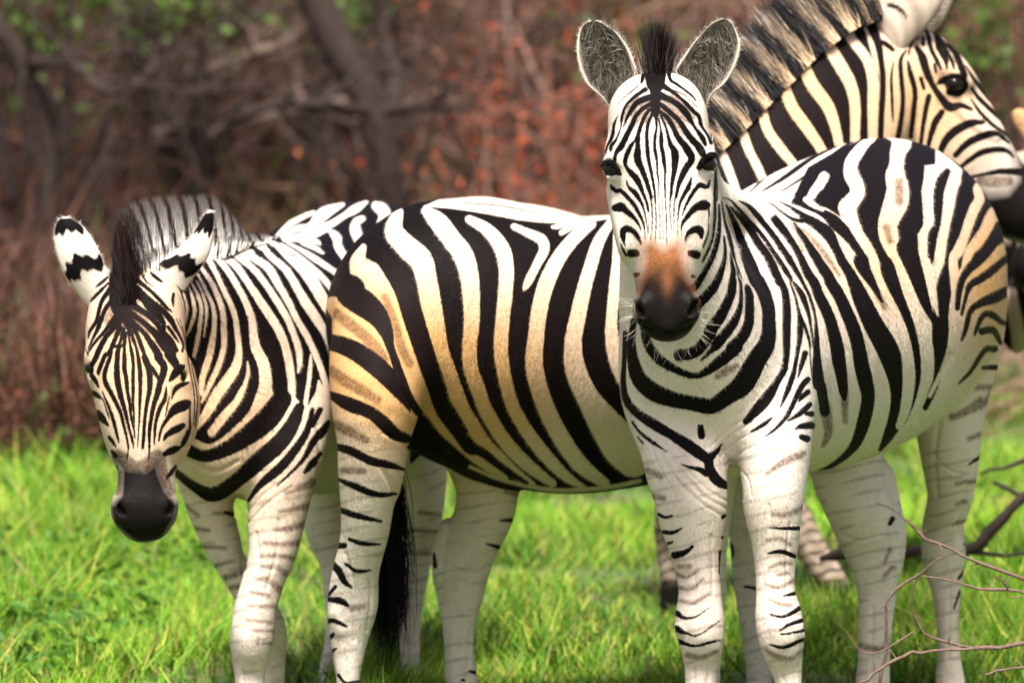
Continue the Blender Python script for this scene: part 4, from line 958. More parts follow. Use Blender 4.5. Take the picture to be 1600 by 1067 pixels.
def zebra(key,empty_loc,label,ears,eyes,grp='zebras standing together on the grass',h=.006,face_fine=True):
    root=empty('zebra',empty_loc); tag(root,label,'zebra',grp); LIE=dict(A=(.35,.7,0),B=(-.75,-.3,0),C=(.3,.8,0),D=(0,0,0))[key]
    lf=BEASTS[key](); lo=np.min([l.bounds(.03)[0] for l in lf],0); hi=np.max([l.bounds(.03)[1] for l in lf],0)
    sh=tuple(np.ceil((hi-lo)/h).astype(int)+1); Fg=field_grid(lf,lo,sh,h); V,Fc=surface_net(Fg,lo,h); del Fg
    pt=part_pts(lf,V); V=lap(V,Fc,2); V=lap(V,Fc,7,.5,mask=(pt!=1).astype(float))
    N=normals(V,Fc); X=chart(V); near=(N@FWD)<.25
    ng=[]
    if key!='D':
        sel=near[Fc].all(1)&(X[Fc[:,0],1]<1100); nv=len(V); V,Fc,ng=subdiv(V,Fc,sel)
        if face_fine:
            pt2=part_pts(lf,V); N2=normals(V,Fc); X2=chart(V)
            fine=np.zeros(len(V),bool); fine[nv:]=True
            sel=(pt2[Fc]==1).all(1)&((N2@FWD)<.2)[Fc].all(1)&(fine[Fc].sum(1)>=3)
            used=np.zeros(len(V),bool)                       # stay clear of the transition n-gons
            if ng: used[np.unique(np.concatenate([np.array(g) for g in ng]))]=True
            sel&=~used[Fc].any(1)
            V,Fc,ng2=subdiv(V,Fc,sel); ng=ng+ng2
    part=part_pts(lf,V); X=chart(V)[:,:2]
    if key=='D': f=generic_stripes(X,part); br=.55*(part<3)+.8*(part>=3)*(.6+.4*np.sin(X[:,1]*.13)*np.sin(X[:,0]*.21))+.5*((part>=3)&(X[:,1]>905))*np.ones(len(V)); tan=np.zeros(len(V)); dz=tan; mz=np.clip((X[:,1]-372)/14,0,1)*(part<=2)*np.clip((456-X[:,1])/8,0,1)*(X[:,0]>1560)+(part>=3)*np.clip(.42+(X[:,1]-900)/30,.42,1)
    else: f,br,tan,mz,dz=paint(key,X,part)
    V=V+normals(V,Fc)*dz[:,None]
    at_={'stripe':f,'brown':br,'tan':np.zeros(len(V)),'orange':tan,'muzzle':mz,'inner':np.zeros(len(V)),'cream':chart_cream(key,X)}
    Vs=[V]; Fs=[Fc]; off=len(V)
    for e in ears:
        ev,eq,tt,ss,front=ear_shell(e['rows'],e['d'],e.get('cup',.55),e.get('back',False)); seen_inner=(front>.5) if not e.get('back') else (front<.5)
        sc=np.zeros(len(ev))+4.
        edge=np.abs(ss)
        outer=~seen_inner
        wob=.035*np.sin(ss*4+e['rows'][0][0])+.02*np.sin(ss*11); band=np.abs(tt-.33+wob)-.085*(1-.5*(ss<-.75)); tip=np.maximum(.66+.05*np.abs(ss)-wob-tt,tt-.925)
        if e.get('style')=='plain': sc[outer]=4; q_=np.abs(tt-.36+.18*(ss+.3)**2+.12*ss); sc=np.where(outer&(ss>-.75)&(ss<.15),np.minimum(sc,(q_-.02)*90),sc)  # plain: shade of the ear's crease drawn as a dark arc in the stripe field
        else: sc=np.where(outer,np.minimum(np.minimum(band,tip)*60,6),sc)
        inn=np.where(seen_inner&(edge<.97)&(tt<.985),1.,0.)
        ex={'stripe':sc,'brown':np.where(outer&(tt<.33)&(tt>.12),np.clip((tt-.12)*4,0,.8),0),'tan':0*sc,'orange':0*sc,'muzzle':inn*(0 if e.get('back') else .85)*np.exp(-((ss-.05)/.45)**2-((tt-.42)/.28)**2),'inner':inn,'cream':0*sc+((.95 if key=='D' else .25) if e.get('style')=='plain' else .1)}  # muzzle weight here darkens the ear hollow: shade put into the colour
        if e.get('style')=='plain': ex['brown']=np.where(outer,np.clip(.25+.35*np.sin(ss*3+tt*9)*np.sin(tt*23+ss*7)+.5*(np.abs(ss)>.9),0,.7),0)
        for k in at_: at_[k]=np.concatenate([at_[k],ex[k]])
        Vs.append(ev); Fs.append(eq+off); off+=len(ev)
    VB=np.concatenate(Vs); FB=np.concatenate(Fs); NB=normals(VB,FB); ft=None
    if key!='D':
        fv,ft,fc,fn=fur(root,V,Fc,f,br,tan,mz,at_['cream'][:len(V)],part,X,LIE); nb=len(VB); ft=ft+nb; VB=np.concatenate([VB,fv]); NB=np.concatenate([NB,fn/np.maximum(np.linalg.norm(fn,axis=1,keepdims=True),1e-6)])
        at_={k:np.concatenate([v,np.zeros(len(fv))]) for k,v in at_.items()}; at_['hair']=np.concatenate([np.zeros((nb,3)),fc])
    mk('body',VB,FB,COATM,root,ngons=ng,tris=ft,attrs=at_,nrm=NB if ft is not None else None,tri_mat=FURM if ft is not None else None)
    for (px,py,d,r,sx,sz) in eyes:
        u=np.linspace(0,2*np.pi,25)[:-1]; v=np.linspace(0,np.pi,15)[1:-1]; c=at(px,py,d)
        P=[c+np.array([0,0,r*sz])]+[c+np.array([r*sx*np.sin(b)*np.cos(a),r*np.sin(b)*np.sin(a),r*sz*np.cos(b)]) for b in v for a in u]+[c-np.array([0,0,r*sz])]
        q=[[1+i*24+j,1+i*24+(j+1)%24,1+(i+1)*24+(j+1)%24,1+(i+1)*24+j] for i in range(12) for j in range(24)]
        t=[[0,1+(j+1)%24,1+j] for j in range(24)]+[[len(P)-1,1+12*24+j,1+12*24+(j+1)%24] for j in range(24)]
        mk('eye',P,q,EYE,root,tris=t)
    return root,lf,V,part
def mane(root,key,crest,count,spread,fcol,width=.0022,jit=.12,name='mane',base=.06,seg=3,mat=None,lv=.28):
    """crest rows: px,py,depth, lean px x, lean px y (vector root->tip), depth lean (m)"""
    Cc=crom(np.array(crest,float),8); s=rng.random(count)*(len(Cc)-1.001); i=s.astype(int); fr=(s-i)[:,None]
    R=Cc[i]*(1-fr)+Cc[i+1]*fr; lat=rng.normal(size=count)*spread
    root_p=np.array([at(*r[:3]) for r in R]); ex=np.array([at(r[0]+r[3],r[1]+r[4],r[2]+r[5]) for r in R])
    L=ex-root_p; side=np.array([1,0,0.])-L*(L[:,:1]/np.maximum((L*L).sum(1,keepdims=True),1e-9)); 
    tang=np.array([at(*r[:3]) for r in Cc[np.minimum(i+1,len(Cc)-1)]])-np.array([at(*r[:3]) for r in Cc[i]]); sd_=np.cross(tang,L); sd_/=np.maximum(np.linalg.norm(sd_,axis=1,keepdims=True),1e-9)
    root_p=root_p+sd_*lat[:,None]
    ln=np.linalg.norm(L,axis=1,keepdims=True); prof=np.clip(1-(np.abs(lat)/(2.3*spread))**2,.35,1)[:,None]
    tipp=root_p+L*(1.08-lv+lv*rng.random((count,1)))*prof+rng.normal(size=(count,3))*ln*jit+sd_*lat[:,None]*.15
    V,q,t3,T,idx=blades(root_p-L*base,tipp,np.full(count,width)*(.6+.8*rng.random(count)),bend=rng.normal(size=(count,3))*ln*.05,seg=seg,side=tang/np.maximum(np.linalg.norm(tang,axis=1,keepdims=True),1e-9)+rng.normal(size=(count,3))*.3)
    col=fcol(R,s/(len(Cc)-1),lat/spread)   # (count,3) root colour, (count,3) tip colour
    c=col[0][idx]*(1-T[:,None])+col[1][idx]*T[:,None]
    # dense inner brush: two close sheets carrying the same bands under the loose hair
    K=len(Cc); hs=np.array([-.12,.15,.4,.65,.86]); r0=np.array([at(*r[:3]) for r in Cc]); e0=np.array([at(r[0]+r[3],r[1]+r[4],r[2]+r[5]) for r in Cc]); L0=e0-r0; tg=np.gradient(r0,axis=0); s0=np.cross(tg,L0); s0/=np.maximum(np.linalg.norm(s0,axis=1,keepdims=True),1e-9)
    sub=6; uu=np.linspace(0,K-1,(K-1)*sub+1); lerp=lambda A:np.stack([np.interp(uu,np.arange(K),A[:,c]) for c in range(A.shape[1])],1); r0,L0,s0,CR=lerp(r0),lerp(L0),lerp(s0),lerp(Cc); KK=len(uu)
    ca,cb=fcol(CR,uu/(K-1),np.zeros(KK)); nv0=len(V); nt0=len(T)
    for sg in (-1,1):
        jg=1+.05*rng.normal(size=(KK,1)); Vf=np.concatenate([r0+L0*t*(jg if t>.8 else 1)+s0*sg*spread*(.75 if t<.5 else .45) for t in hs]); I=(np.arange(4)[:,None]*KK+np.arange(KK-1)[None]).ravel()+len(V)
        V=np.concatenate([V,Vf]); q=np.concatenate([np.asarray(q).reshape(-1,4),np.stack([I,I+1,I+1+KK,I+KK],1)])
        c=np.concatenate([c]+[ca*.9 if t<.6 else (ca*.95 if t<.8 else ca*.15+cb*.85) for t in hs])
        fin_n=s0*sg*.55+L0/np.maximum(np.linalg.norm(L0,axis=1,keepdims=True),1e-6)*.3+np.array([0,-.55,.25]); fin_n/=np.linalg.norm(fin_n,axis=1,keepdims=True); extra=np.tile(fin_n,(5,1)) if sg<0 else np.concatenate([extra,np.tile(fin_n,(5,1))])
    vn=sd_*(np.sign(lat)*.55)[:,None]+L/np.maximum(ln,1e-6)*.35+np.array([0,-.55,.25])+rng.normal(size=L.shape)*.22; vn/=np.linalg.norm(vn,axis=1,keepdims=True)
    return mk(name,V,q,mat or HAIR,root,tris=t3,attrs={'hair':np.clip(c,0,1)},smooth=False,nrm=np.concatenate([vn[idx],extra]))
BLK=np.array([.0045,.0036,.0038]); WHT=np.array([.72,.66,.58]); BRN=np.array([.05,.02,.014]); CRM=np.array([.70,.52,.32])
def jitc(c,n,a=.25): return c*(1+a*(rng.random((n,1))-.5))
# ---- front zebra
EARS_A=[dict(rows=[(956,182,992,150),(950,166,984,140),(934,147,992,122),(919,134,994,108),(909,115,989,94),(903,92,982,77),(902,70,972,62),(905,50,961,50),(913,38,946,40),(926,33,931,33)],d=11.97,cup=.9),
        dict(rows=[(1060,152,1098,182),(1070,142,1104,166),(1062,124,1113,148),(1055,112,1132,131),(1062,99,1146,108),(1071,86,1154,86),(1082,70,1156,68),(1097,52,1151,50),(1112,38,1143,37),(1129,30,1135,31)],d=11.97,cup=.9)]
za,lfa,Va,pa=zebra('A',(.62,12.6,0),'front zebra facing the camera, head raised, ears pricked, orange patch above its dark muzzle',EARS_A,
    [(959,265,11.857,.026,.88,.74),(1102,258,11.857,.026,.88,.74)])
def colA(R,s,l):
    n=len(s); k=np.clip((np.abs(l)-1.2)*2,0,1)[:,None]*(rng.random((n,1))<.55)
    return jitc(BLK*.6,n)*(1-k)+WHT*k, jitc(BRN*.25,n)*(1-k)+WHT*k
mane(za,'A',[(1027,176,11.86,0,-14,-.01),(1027,158,11.90,0,-50,-.01),(1027,140,11.95,0,-92,0),(1027,130,12.0,-2,-100,.01),(1032,150,12.08,0,-98,.03),(1050,190,12.17,4,-80,.05),(1072,225,12.24,2,-50,.06),(1092,260,12.33,2,-20,.05)],11000,.0125,colA)
# hair inside the ears
def ear_tufts(root,ear,n,col,length=.03):
    R=np.array(ear['rows'],float); t=rng.random(n)*.68+.05; s=(rng.random(n)*2-1)*.85; i=t*(len(R)-1); a=i.astype(int); f=(i-a)[:,None]; r=R[a]*(1-f)+R[np.minimum(a+1,len(R)-1)]*f
    P=[];Q=[]
    for k in range(n):
        L=at(r[k,0],r[k,1],ear['d']); E=at(r[k,2],r[k,3],ear['d']); w=np.linalg.norm(E-L)/2; c=(L+E)/2+(E-L)/2*s[k]+FWD*(ear.get('cup',.9)*w*(1-s[k]**2)*(1-.35*t[k])-.006)
        inward=((L+E)/2-c)*.35; P.append(c); Q.append(c+inward*rng.random()*1.5+np.array([0,-.012,.008])+rng.normal(size=3)*.009+np.array([0,0,length*(rng.random()-.25)]))
    V,q,t3,T,idx=blades(np.array(P),np.array(Q),np.full(n,.0012),seg=2); base=col[rng.integers(0,len(col),n)]
    mk('ear_hair',V,q,HAIR,root,tris=t3,attrs={'hair':base[idx]*(.6+.5*T[:,None])},smooth=False)
GREY=np.array([[.5,.46,.38],[.30,.27,.22],[.10,.08,.06],[.62,.58,.5],[.05,.04,.03]])
for e in EARS_A: ear_tufts(za,e,2600,GREY,.05)
def rim_fuzz(root,ear,n=500,col=None,ln=.004):
    R=np.array(ear['rows'],float); k=rng.random(n)*(len(R)-1.01); a=k.astype(int); f=(k-a)[:,None]; r=R[a]*(1-f)+R[a+1]*f; left=rng.random(n)<.5
    P=np.array([at(q[0],q[1],ear['d']) if l else at(q[2],q[3],ear['d']) for q,l in zip(r,left)]); cen=np.array([at((q[0]+q[2])/2,(q[1]+q[3])/2,ear['d']) for q in r]); d=P-cen; d/=np.maximum(np.linalg.norm(d,axis=1,keepdims=True),1e-6)
    V,q,t3,T,idx=blades(P-d*.002,P+d*ln+rng.normal(size=(n,3))*.003+np.array([0,0,.004]),np.full(n,.0008),seg=1)
    mk('ear_fringe',V,None,HAIR,root,tris=t3,attrs={'hair':np.tile(WHT*1.1 if col is None else col,(len(V),1))},smooth=False)
for e in EARS_A: rim_fuzz(za,e)
def lashes(root,arc,n=90,ln=14,d=11.82,drop=(0,5)):
    A=crom(np.array([(x,y) for x,y in arc],float),8); k=rng.integers(0,len(A),n); P=[];Q=[]
    for i in k:
        x,y=A[i]; P.append(at(x,y,d)); Q.append(at(x+drop[0]+rng.normal()*2,y+drop[1]+rng.normal()*1.5,d-.018))
    V,q,t3,T,idx=blades(np.array(P),np.array(Q),np.full(n,.0011),seg=2); mk('eyelashes',V,q,HAIR,root,tris=t3,attrs={'hair':np.tile(BLK,(len(V),1))},smooth=False)
lashes(za,[(943,256),(950,250),(960,252),(970,265)],n=300,drop=(-4,7)); lashes(za,[(1091,262),(1099,246),(1108,240),(1117,243)],n=300,drop=(3,7))
def whiskers(root,pts,n,col,ln=(.02,.055)):
    P=[];Q=[]
    for _ in range(n):
        x,y,d,dx,dy,dd=pts[rng.integers(0,len(pts))]; a=at(x+rng.normal()*5,y+rng.normal()*4,d); v=RGT*dx-UPV*dy+FWD*dd+rng.normal(size=3)*.35; v/=np.linalg.norm(v); L=ln[0]+(ln[1]-ln[0])*rng.random(); P.append(a); Q.append(a+v*L)
    P=np.array(P);Q=np.array(Q); V,q,t3,T,idx=blades(P,Q,np.full(n,.00045),bend=rng.normal(size=P.shape)*.006); mk('whiskers',V,q,HAIR,root,tris=t3,attrs={'hair':np.tile(col,(len(V),1))},smooth=False)
whiskers(za,[(990,475,11.80,-1,-.2,-.1),(992,492,11.80,-1,.3,-.1),(1002,512,11.80,-.6,1,-.1),(1025,528,11.80,-.2,1,-.2),(1050,530,11.80,.1,1,-.2),(1070,526,11.80,.5,1,-.1),(1083,512,11.80,.8,.7,0),(1090,495,11.80,1,.4,0)],170,np.array([.75,.7,.6]))
# ---- middle zebra
EARS_B=[dict(rows=[(1392,78,1404,84),(1379,58,1428,62),(1369,32,1450,40),(1367,6,1469,12),(1371,-24,1475,-14),(1382,-54,1467,-44),(1400,-80,1446,-72),(1418,-93,1424,-92)],d=13.93,cup=.4,back=True,style='plain'),
        dict(rows=[(1428,62,1446,60),(1424,44,1462,48),(1424,20,1478,28),(1430,-6,1488,4),(1440,-34,1492,-20),(1455,-60,1488,-50),(1470,-76,1478,-74)],d=14.08,cup=.6,back=True,style='plain')]
zb_,lfb,Vb,pb=zebra('B',(.1,13.2,0),'cream striped zebra side-on behind the front one, head in profile at top right',EARS_B,[(1491,131,13.925,.024,1.0,.8)])
def colB(R,s,l):
    n=len(s); X=np.stack([R[:,0]-.12*R[:,3],R[:,1]-.12*R[:,4]],1); f,_,_,_,_=paint('B',X,np.full(n,2)); k=(f<rng.normal(size=n)*1.6)[:,None]
    return np.where(k,jitc(BLK,n),jitc(CRM*.95,n)),np.where(k|(rng.random((n,1))<.82),jitc(BLK*.5,n),jitc(WHT*.65,n))
mane(zb_,'B',[(1085,262,13.50,-48,-54,0),(1124,222,13.56,-62,-60,0),(1160,186,13.62,-66,-66,0),(1192,152,13.68,-68,-70,0),(1226,118,13.74,-70,-72,0),(1256,86,13.79,-68,-76,0),(1290,58,13.84,-66,-80,0),(1322,36,13.88,-62,-84,0),(1360,22,13.93,-54,-90,0),(1395,20,13.98,-40,-92,0),(1425,30,14.0,10,-60,0)],17000,.012,colB,width=.0025,jit=.07,base=.17)
rim_fuzz(zb_,EARS_B[0],700,BLK,.03); rim_fuzz(zb_,EARS_B[0],500); rim_fuzz(zb_,EARS_B[1],900,BLK,.035)
lashes(zb_,[(1466,131),(1476,122),(1490,118),(1502,122)],d=13.90,drop=(-4,3))
# tail of the middle zebra: dock and hanging switch
dock=[at(612,470,13.22),at(600,520,13.20),at(596,600,13.14),at(602,680,13.08),at(612,745,13.04)]
def tail(root,P,n,bottom,spread,name='tail'):
    P=crom(np.array(P),5); V=[];q=[]; m=10
    for i,p in enumerate(P):
        r=.022*(1-.5*i/(len(P)-1)); 
        for j in range(m): a=2*math.pi*j/m; V.append(p+np.array([math.cos(a)*r,math.sin(a)*r,0]))
    for i in range(len(P)-1):
        for j in range(m): q.append([i*m+j,i*m+(j+1)%m,(i+1)*m+(j+1)%m,(i+1)*m+j])
    k=len(P)*2//3+(rng.random(n)*(len(P)/3-1)).astype(int); R=P[k]+rng.normal(size=(n,3))*.007; Tt=bottom+rng.normal(size=(n,3))*np.array([spread,spread*.6,.06]); 
    HV,hq,ht,T,idx=blades(R,Tt,np.full(n,.0022),bend=rng.normal(size=(n,3))*.03,seg=5)
    V=np.array(V); nn=len(V); col=np.concatenate([np.tile(WHT*.6,(nn,1)),np.tile(BLK,(len(HV),1))])
    mk(name,np.concatenate([V,HV]),np.concatenate([np.array(q),hq+nn]),HAIR,root,tris=ht+nn,attrs={'hair':col},smooth=False)
tail(zb_,dock,1600,at(606,975,13.02),.024)
# ---- left zebra
EARS_C=[dict(rows=[(143,483,165,448),(128,466,172,428),(108,440,163,414),(96,418,158,400),(88,395,150,384),(85,375,141,369),(86,357,127,352),(92,344,113,343),(100,339,106,339)],d=12.78,cup=.5,back=True),
        dict(rows=[(250,458,284,462),(240,430,293,446),(247,414,304,430),(266,398,316,415),(283,385,326,398),(297,371,332,375),(308,355,334,352),(318,338,334,335),(327,328,333,329)],d=12.78,cup=.5,back=True)]
zc,lfc,Vc,pc=zebra('C',(-.38,13.5,0),'leftmost zebra with lowered head, ears turned back showing black patches and white tips',EARS_C,[(281,588,12.60,.020,.8,.8),(143,574,12.63,.019,.8,.8)])
def colC(R,s,l):
    n=len(s); front=(s<.20); st=np.sin(s*105+l*.15); k=((st<-.50)|front)[:,None]
    return np.where(k,jitc(BLK*.6,n),jitc(np.array([1.,.96,.88]),n,.12)), jitc(BRN*.35,n)*np.ones((n,1))
def lerp_dark(o):
    a=o.data.attributes['hair']; return o
mc=mane(zc,'C',[(203,492,12.63,-10,-34,-.01),(203,470,12.66,-18,-90,0),(206,448,12.70,-18,-112,0),(222,430,12.77,-10,-112,.01),(252,418,12.86,-4,-108,.02),(290,410,12.95,2,-102,.03),(325,400,13.05,6,-92,.03),(350,390,13.13,8,-56,.03),(375,384,13.22,6,-22,.02),(410,374,13.32,6,-8,.02)],36000,.013,colC,width=.0034,jit=.009,lv=.12,seg=4,mat=hair_material('pale_mane_hair',.6,.15))
mane(zc,'C',[(203,490,12.62,-8,-40,-.02),(202,468,12.64,-16,-92,-.01),(204,448,12.69,-16,-112,0),(212,438,12.73,-10,-118,0)],6500,.0115,lambda R,s,l:(jitc(BLK*.5,len(s)),jitc(BRN*.3,len(s))),width=.0022,jit=.05,name='forelock')
# pale hair keeps its colour to three quarters of its length, then turns dark
n7=9; hc=np.zeros(len(mc.data.vertices)*4,np.float32); at_h=mc.data.attributes['hair'].data; at_h.foreach_get('color',hc); hall=hc.reshape(-1,4); hc=hall[:36000*n7].reshape(-1,n7,4); r0=hc[:,0:1,:3].copy(); tp=hc[:,-1:,:3].copy()
for v,t in enumerate((0,0,0,0,0,0,.72,.72,1)): hc[:,v,:3]=r0[:,0]*(1-t)+tp[:,0]*t
hall[:36000*n7]=hc.reshape(-1,4); at_h.foreach_set('color',hall.ravel())
for e in EARS_C: rim_fuzz(zc,e,400)
lashes(zc,[(268,583),(274,577),(283,576),(290,582)],d=12.57,drop=(-4,6),n=60)
whiskers(zc,[(180,800,12.54,-1,.3,-.1),(200,832,12.54,-.4,1,-.1),(240,842,12.54,.2,1,-.1),(268,820,12.54,1,.5,0)],60,np.array([.5,.45,.4]),(.01,.03))
# ---- far zebra at the right edge
EARS_D=[dict(rows=[(1612,236,1636,232),(1594,208,1620,204),(1584,190,1612,187),(1581,177,1604,173),(1590,170,1596,170)],d=15.22,cup=.4,back=True,style='plain'),
        dict(rows=[(1700,226,1720,228),(1706,203,1730,206),(1710,187,1738,190),(1716,173,1739,177),(1724,170,1730,170)],d=15.22,cup=.6)]
zd,lfd,Vd,pd_=zebra('D',(1.0,15.3,0),'farthest zebra, mostly hidden, pale ear and dark muzzle at the right edge',EARS_D,[(1636,290,15.16,.02,1,.8),(1742,290,15.16,.02,1,.8)],h=.009,face_fine=False)
# ---------------------------------------------------------------- ground
def gz(x,y):   # gentle bumps; rises beyond the clearing
    x=np.asarray(x,float); y=np.asarray(y,float)
    z=.02*np.sin(x*1.7+.3)*np.sin(y*1.3)+.012*np.sin(x*4.1+y*2.2)
    far=np.clip(y-23,0,None); return z-.02+.10*far**1.15*(far>0)
def ground_mat():
    m=NT('ground_soil'); n=m.noise(1.3,5); n2=m.noise(14,4); sp=m.n('SeparateXYZ'); m.l(m.n('TexCoord').outputs['Object'],sp.inputs[0])
    soil=m.ramp(n2,[(.3,(.010,.005,.004)),(.6,(.045,.020,.013)),(.8,(.13,.07,.045))]); gr=m.ramp(n2,[(.3,(.03,.08,.012)),(.55,(.09,.15,.03)),(.72,(.20,.12,.06))])
    near=m.math('MULTIPLY_ADD',sp.outputs[1],-.5,10.6,clamp=True); k=m.math('MULTIPLY',near,m.math('MULTIPLY_ADD',n,-6,3.9,clamp=True))
    m.l(m.mix(k,soil,gr),m.b.inputs['Base Color']); m.b.inputs['Roughness'].default_value=.95
    b=m.n('Bump'); b.inputs['Distance'].default_value=.03; m.l(n2,b.inputs['Height']); m.l(b.outputs[0],m.b.inputs['Normal']); return m.m
xs=np.concatenate([np.linspace(-150,-12,24),np.linspace(-11.5,11.5,116),np.linspace(12,150,24)]); ys=np.concatenate([np.linspace(-60,6,20),np.linspace(6.3,40,170),np.linspace(42,200,40)])
GX,GY=np.meshgrid(xs,ys,indexing='ij'); V=np.stack([GX,GY,gz(GX,GY)],-1).reshape(-1,3); ny=len(ys); I=np.arange(len(xs)-1)[:,None]*ny+np.arange(ny-1)[None]; I=I.ravel()
tag(mk('ground',V,np.stack([I,I+ny,I+ny+1,I+1],1),ground_mat()),kind='structure')
# ---------------------------------------------------------------- grass
def leaf_mat(name,rough=.55,trans=.45):
    m=NT(name); c=m.attr('hair','Color'); m.l(c,m.b.inputs['Base Color']); m.b.inputs['Roughness'].default_value=rough; m.b.inputs['Specular IOR Level'].default_value=.25
    t=m.n('BsdfTranslucent'); m.l(c,t.inputs[0]); mx=m.n('MixShader'); mx.inputs[0].default_value=trans; m.l(m.b.outputs[0],mx.inputs[1]); m.l(t.outputs[0],mx.inputs[2]); m.l(mx.outputs[0],m.out.inputs[0]); return m.m
GRASSM=leaf_mat('grass_blade'); LEAFM=leaf_mat('leaf',trans=.3)
def grass(n,x0,x1,y0,y1,name,label):
    y=y0+(y1-y0)*rng.random(n)**1.15; x=(x0+(x1-x0)*rng.random(n))*(y/13); 
    cl=vnoise(x+50,y,1.1,1)*.6+vnoise(x+50,y,3.1,2)*.4; keep=(cl+.22*rng.random(n)>.44)&((vnoise(x*1.0+20,y*.55+4,1.5,31)<.62)|(rng.random(n)<.15))&(rng.random(n)>np.clip((y-19.0+(x<-.9)*1.3)/4.0,0,1)); x=x[keep];y=y[keep];cl=cl[keep]; n=len(x)
    tall=(.035+.13*np.clip(cl-.35,0,1)*1.6)*(.5+.8*rng.random(n))*(1+.5*(vnoise(x+9,y,.7,7)>.62))*(1+.9*(vnoise(x+3,y+7,2.3,17)>.70)); R=np.stack([x,y,gz(x,y)-.01],1)
    lean=rng.normal(size=(n,2))*.45; T=R+np.stack([lean[:,0]*tall,lean[:,1]*tall,tall],1)
    V,q,t3,t,idx=blades(R,T,.0035+.0035*rng.random(n),bend=np.concatenate([rng.normal(size=(n,2))*tall[:,None]*.3,np.zeros((n,1))],1),seg=2); gn=np.array([0,-.5,.85])+rng.normal(size=(n,3))*.38; gn/=np.linalg.norm(gn,axis=1,keepdims=True)
    hue=np.clip((vnoise(x,y,1.3,5)-.25)*1.3,0,1)*.8+rng.random(n)*.3; G0=np.array([.045,.17,.010]); G1=np.array([.33,.66,.04]); Y=np.array([.70,.74,.12]); c=G0*(1-hue[:,None])+G1*hue[:,None]
    yel=(rng.random(n)<.20)[:,None]; c=np.where(yel,Y*(.6+.5*rng.random((n,1))),c); dry=(rng.random(n)<.05)[:,None]; c=np.where(dry,np.array([.45,.33,.17]),c)
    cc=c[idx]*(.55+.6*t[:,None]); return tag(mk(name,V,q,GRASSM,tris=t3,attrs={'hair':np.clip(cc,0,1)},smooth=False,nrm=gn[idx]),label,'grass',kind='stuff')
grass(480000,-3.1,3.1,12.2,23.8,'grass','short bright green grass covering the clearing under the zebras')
# low broad-leaved weeds in the grass
def weeds(n):
    y=13+10*rng.random(n); x=(rng.random(n)-.5)*4.6*(y/13); cl=vnoise(x+30,y+3,.8,11); k=cl>.62; x=x[k]; y=y[k]; n=len(x); P=np.stack([x,y,gz(x,y)+.02+.10*rng.random(n)],1); s=.012+.012*rng.random(n)
    a=rng.normal(size=(n,3)); a[:,2]*=.4; a/=np.linalg.norm(a,axis=1,keepdims=True); b=np.cross(a,rng.normal(size=(n,3))); b/=np.linalg.norm(b,axis=1,keepdims=True)
    V=np.stack([P-a*s[:,None],P+b*s[:,None]*.5,P+a*s[:,None],P-b*s[:,None]*.5],1).reshape(-1,3); q=np.arange(4*n).reshape(-1,4); c=np.array([.035,.12,.012])+rng.random((n,1))*np.array([.10,.16,.02])
    tag(mk('weeds',V,q,LEAFM,attrs={'hair':np.repeat(c,4,0)},smooth=False),'low leafy green weeds growing through the grass','weeds',kind='stuff')
weeds(45000)
# ---------------------------------------------------------------- branches and leaves
def bark(name,c0,c1,sc=30):
    m=NT(name); n=m.noise(sc,5,stretch=(1,1,.3)); m.l(m.mix(n,c0,c1),m.b.inputs['Base Color']); m.b.inputs['Roughness'].default_value=.85; b=m.n('Bump'); b.inputs['Distance'].default_value=.01; m.l(n,b.inputs['Height']); m.l(b.outputs[0],m.b.inputs['Normal']); return m.m
def tubes(polys,sides=6):
    """polys: list of (P (k,3), r (k,)) -> one mesh of tapering tubes"""
    Vs=[];Fs=[];off=0
    for P,r in polys:
        P=np.asarray(P,float); k=len(P); T=np.gradient(P,axis=0); T/=np.maximum(np.linalg.norm(T,axis=1,keepdims=True),1e-9); ref=np.array([.31,.87,.2]); a=np.cross(T,ref); a/=np.linalg.norm(a,axis=1,keepdims=True); b=np.cross(T,a)
        th=np.arange(sides)*2*np.pi/sides; V=(P[:,None]+np.asarray(r)[:,None,None]*(a[:,None]*np.cos(th)[None,:,None]+b[:,None]*np.sin(th)[None,:,None])).reshape(-1,3)
        i=np.arange(k-1)[:,None]*sides; j=np.arange(sides)[None]; j2=(j+1)%sides; Fs.append(np.stack([i+j,i+j2,i+sides+j2,i+sides+j],-1).reshape(-1,4)+off); Vs.append(V); off+=len(V)
    return np.concatenate(Vs),np.concatenate(Fs)
def wander(p,d,L,r,k=7,j=.25,droop=0.):
    P=[np.array(p,float)]; d=np.array(d,float); d/=np.linalg.norm(d)
    for i in range(k-1):
        d=d+rng.normal(size=3)*j; d[2]-=droop; d/=np.linalg.norm(d); P.append(P[-1]+d*L/(k-1))
    return np.array(P),r*np.linspace(1,.35,k)
def twigs_from(polys,n,L,r,j=.3,up=.1,lvl=2):
    out=[]; src=polys
    for l in range(lvl):
        new=[]
        for _ in range(n*(l*2+1)):
            P,rr=src[rng.integers(0,len(src))]; i=rng.integers(1,len(P)); d=rng.normal(size=3); d[2]+=up; new.append(wander(P[i],d,L*(.5+rng.random())*(.55**l),min(rr[i]*.7,r*(.6**l)),5,j))
        out+=new; src=new
    return out
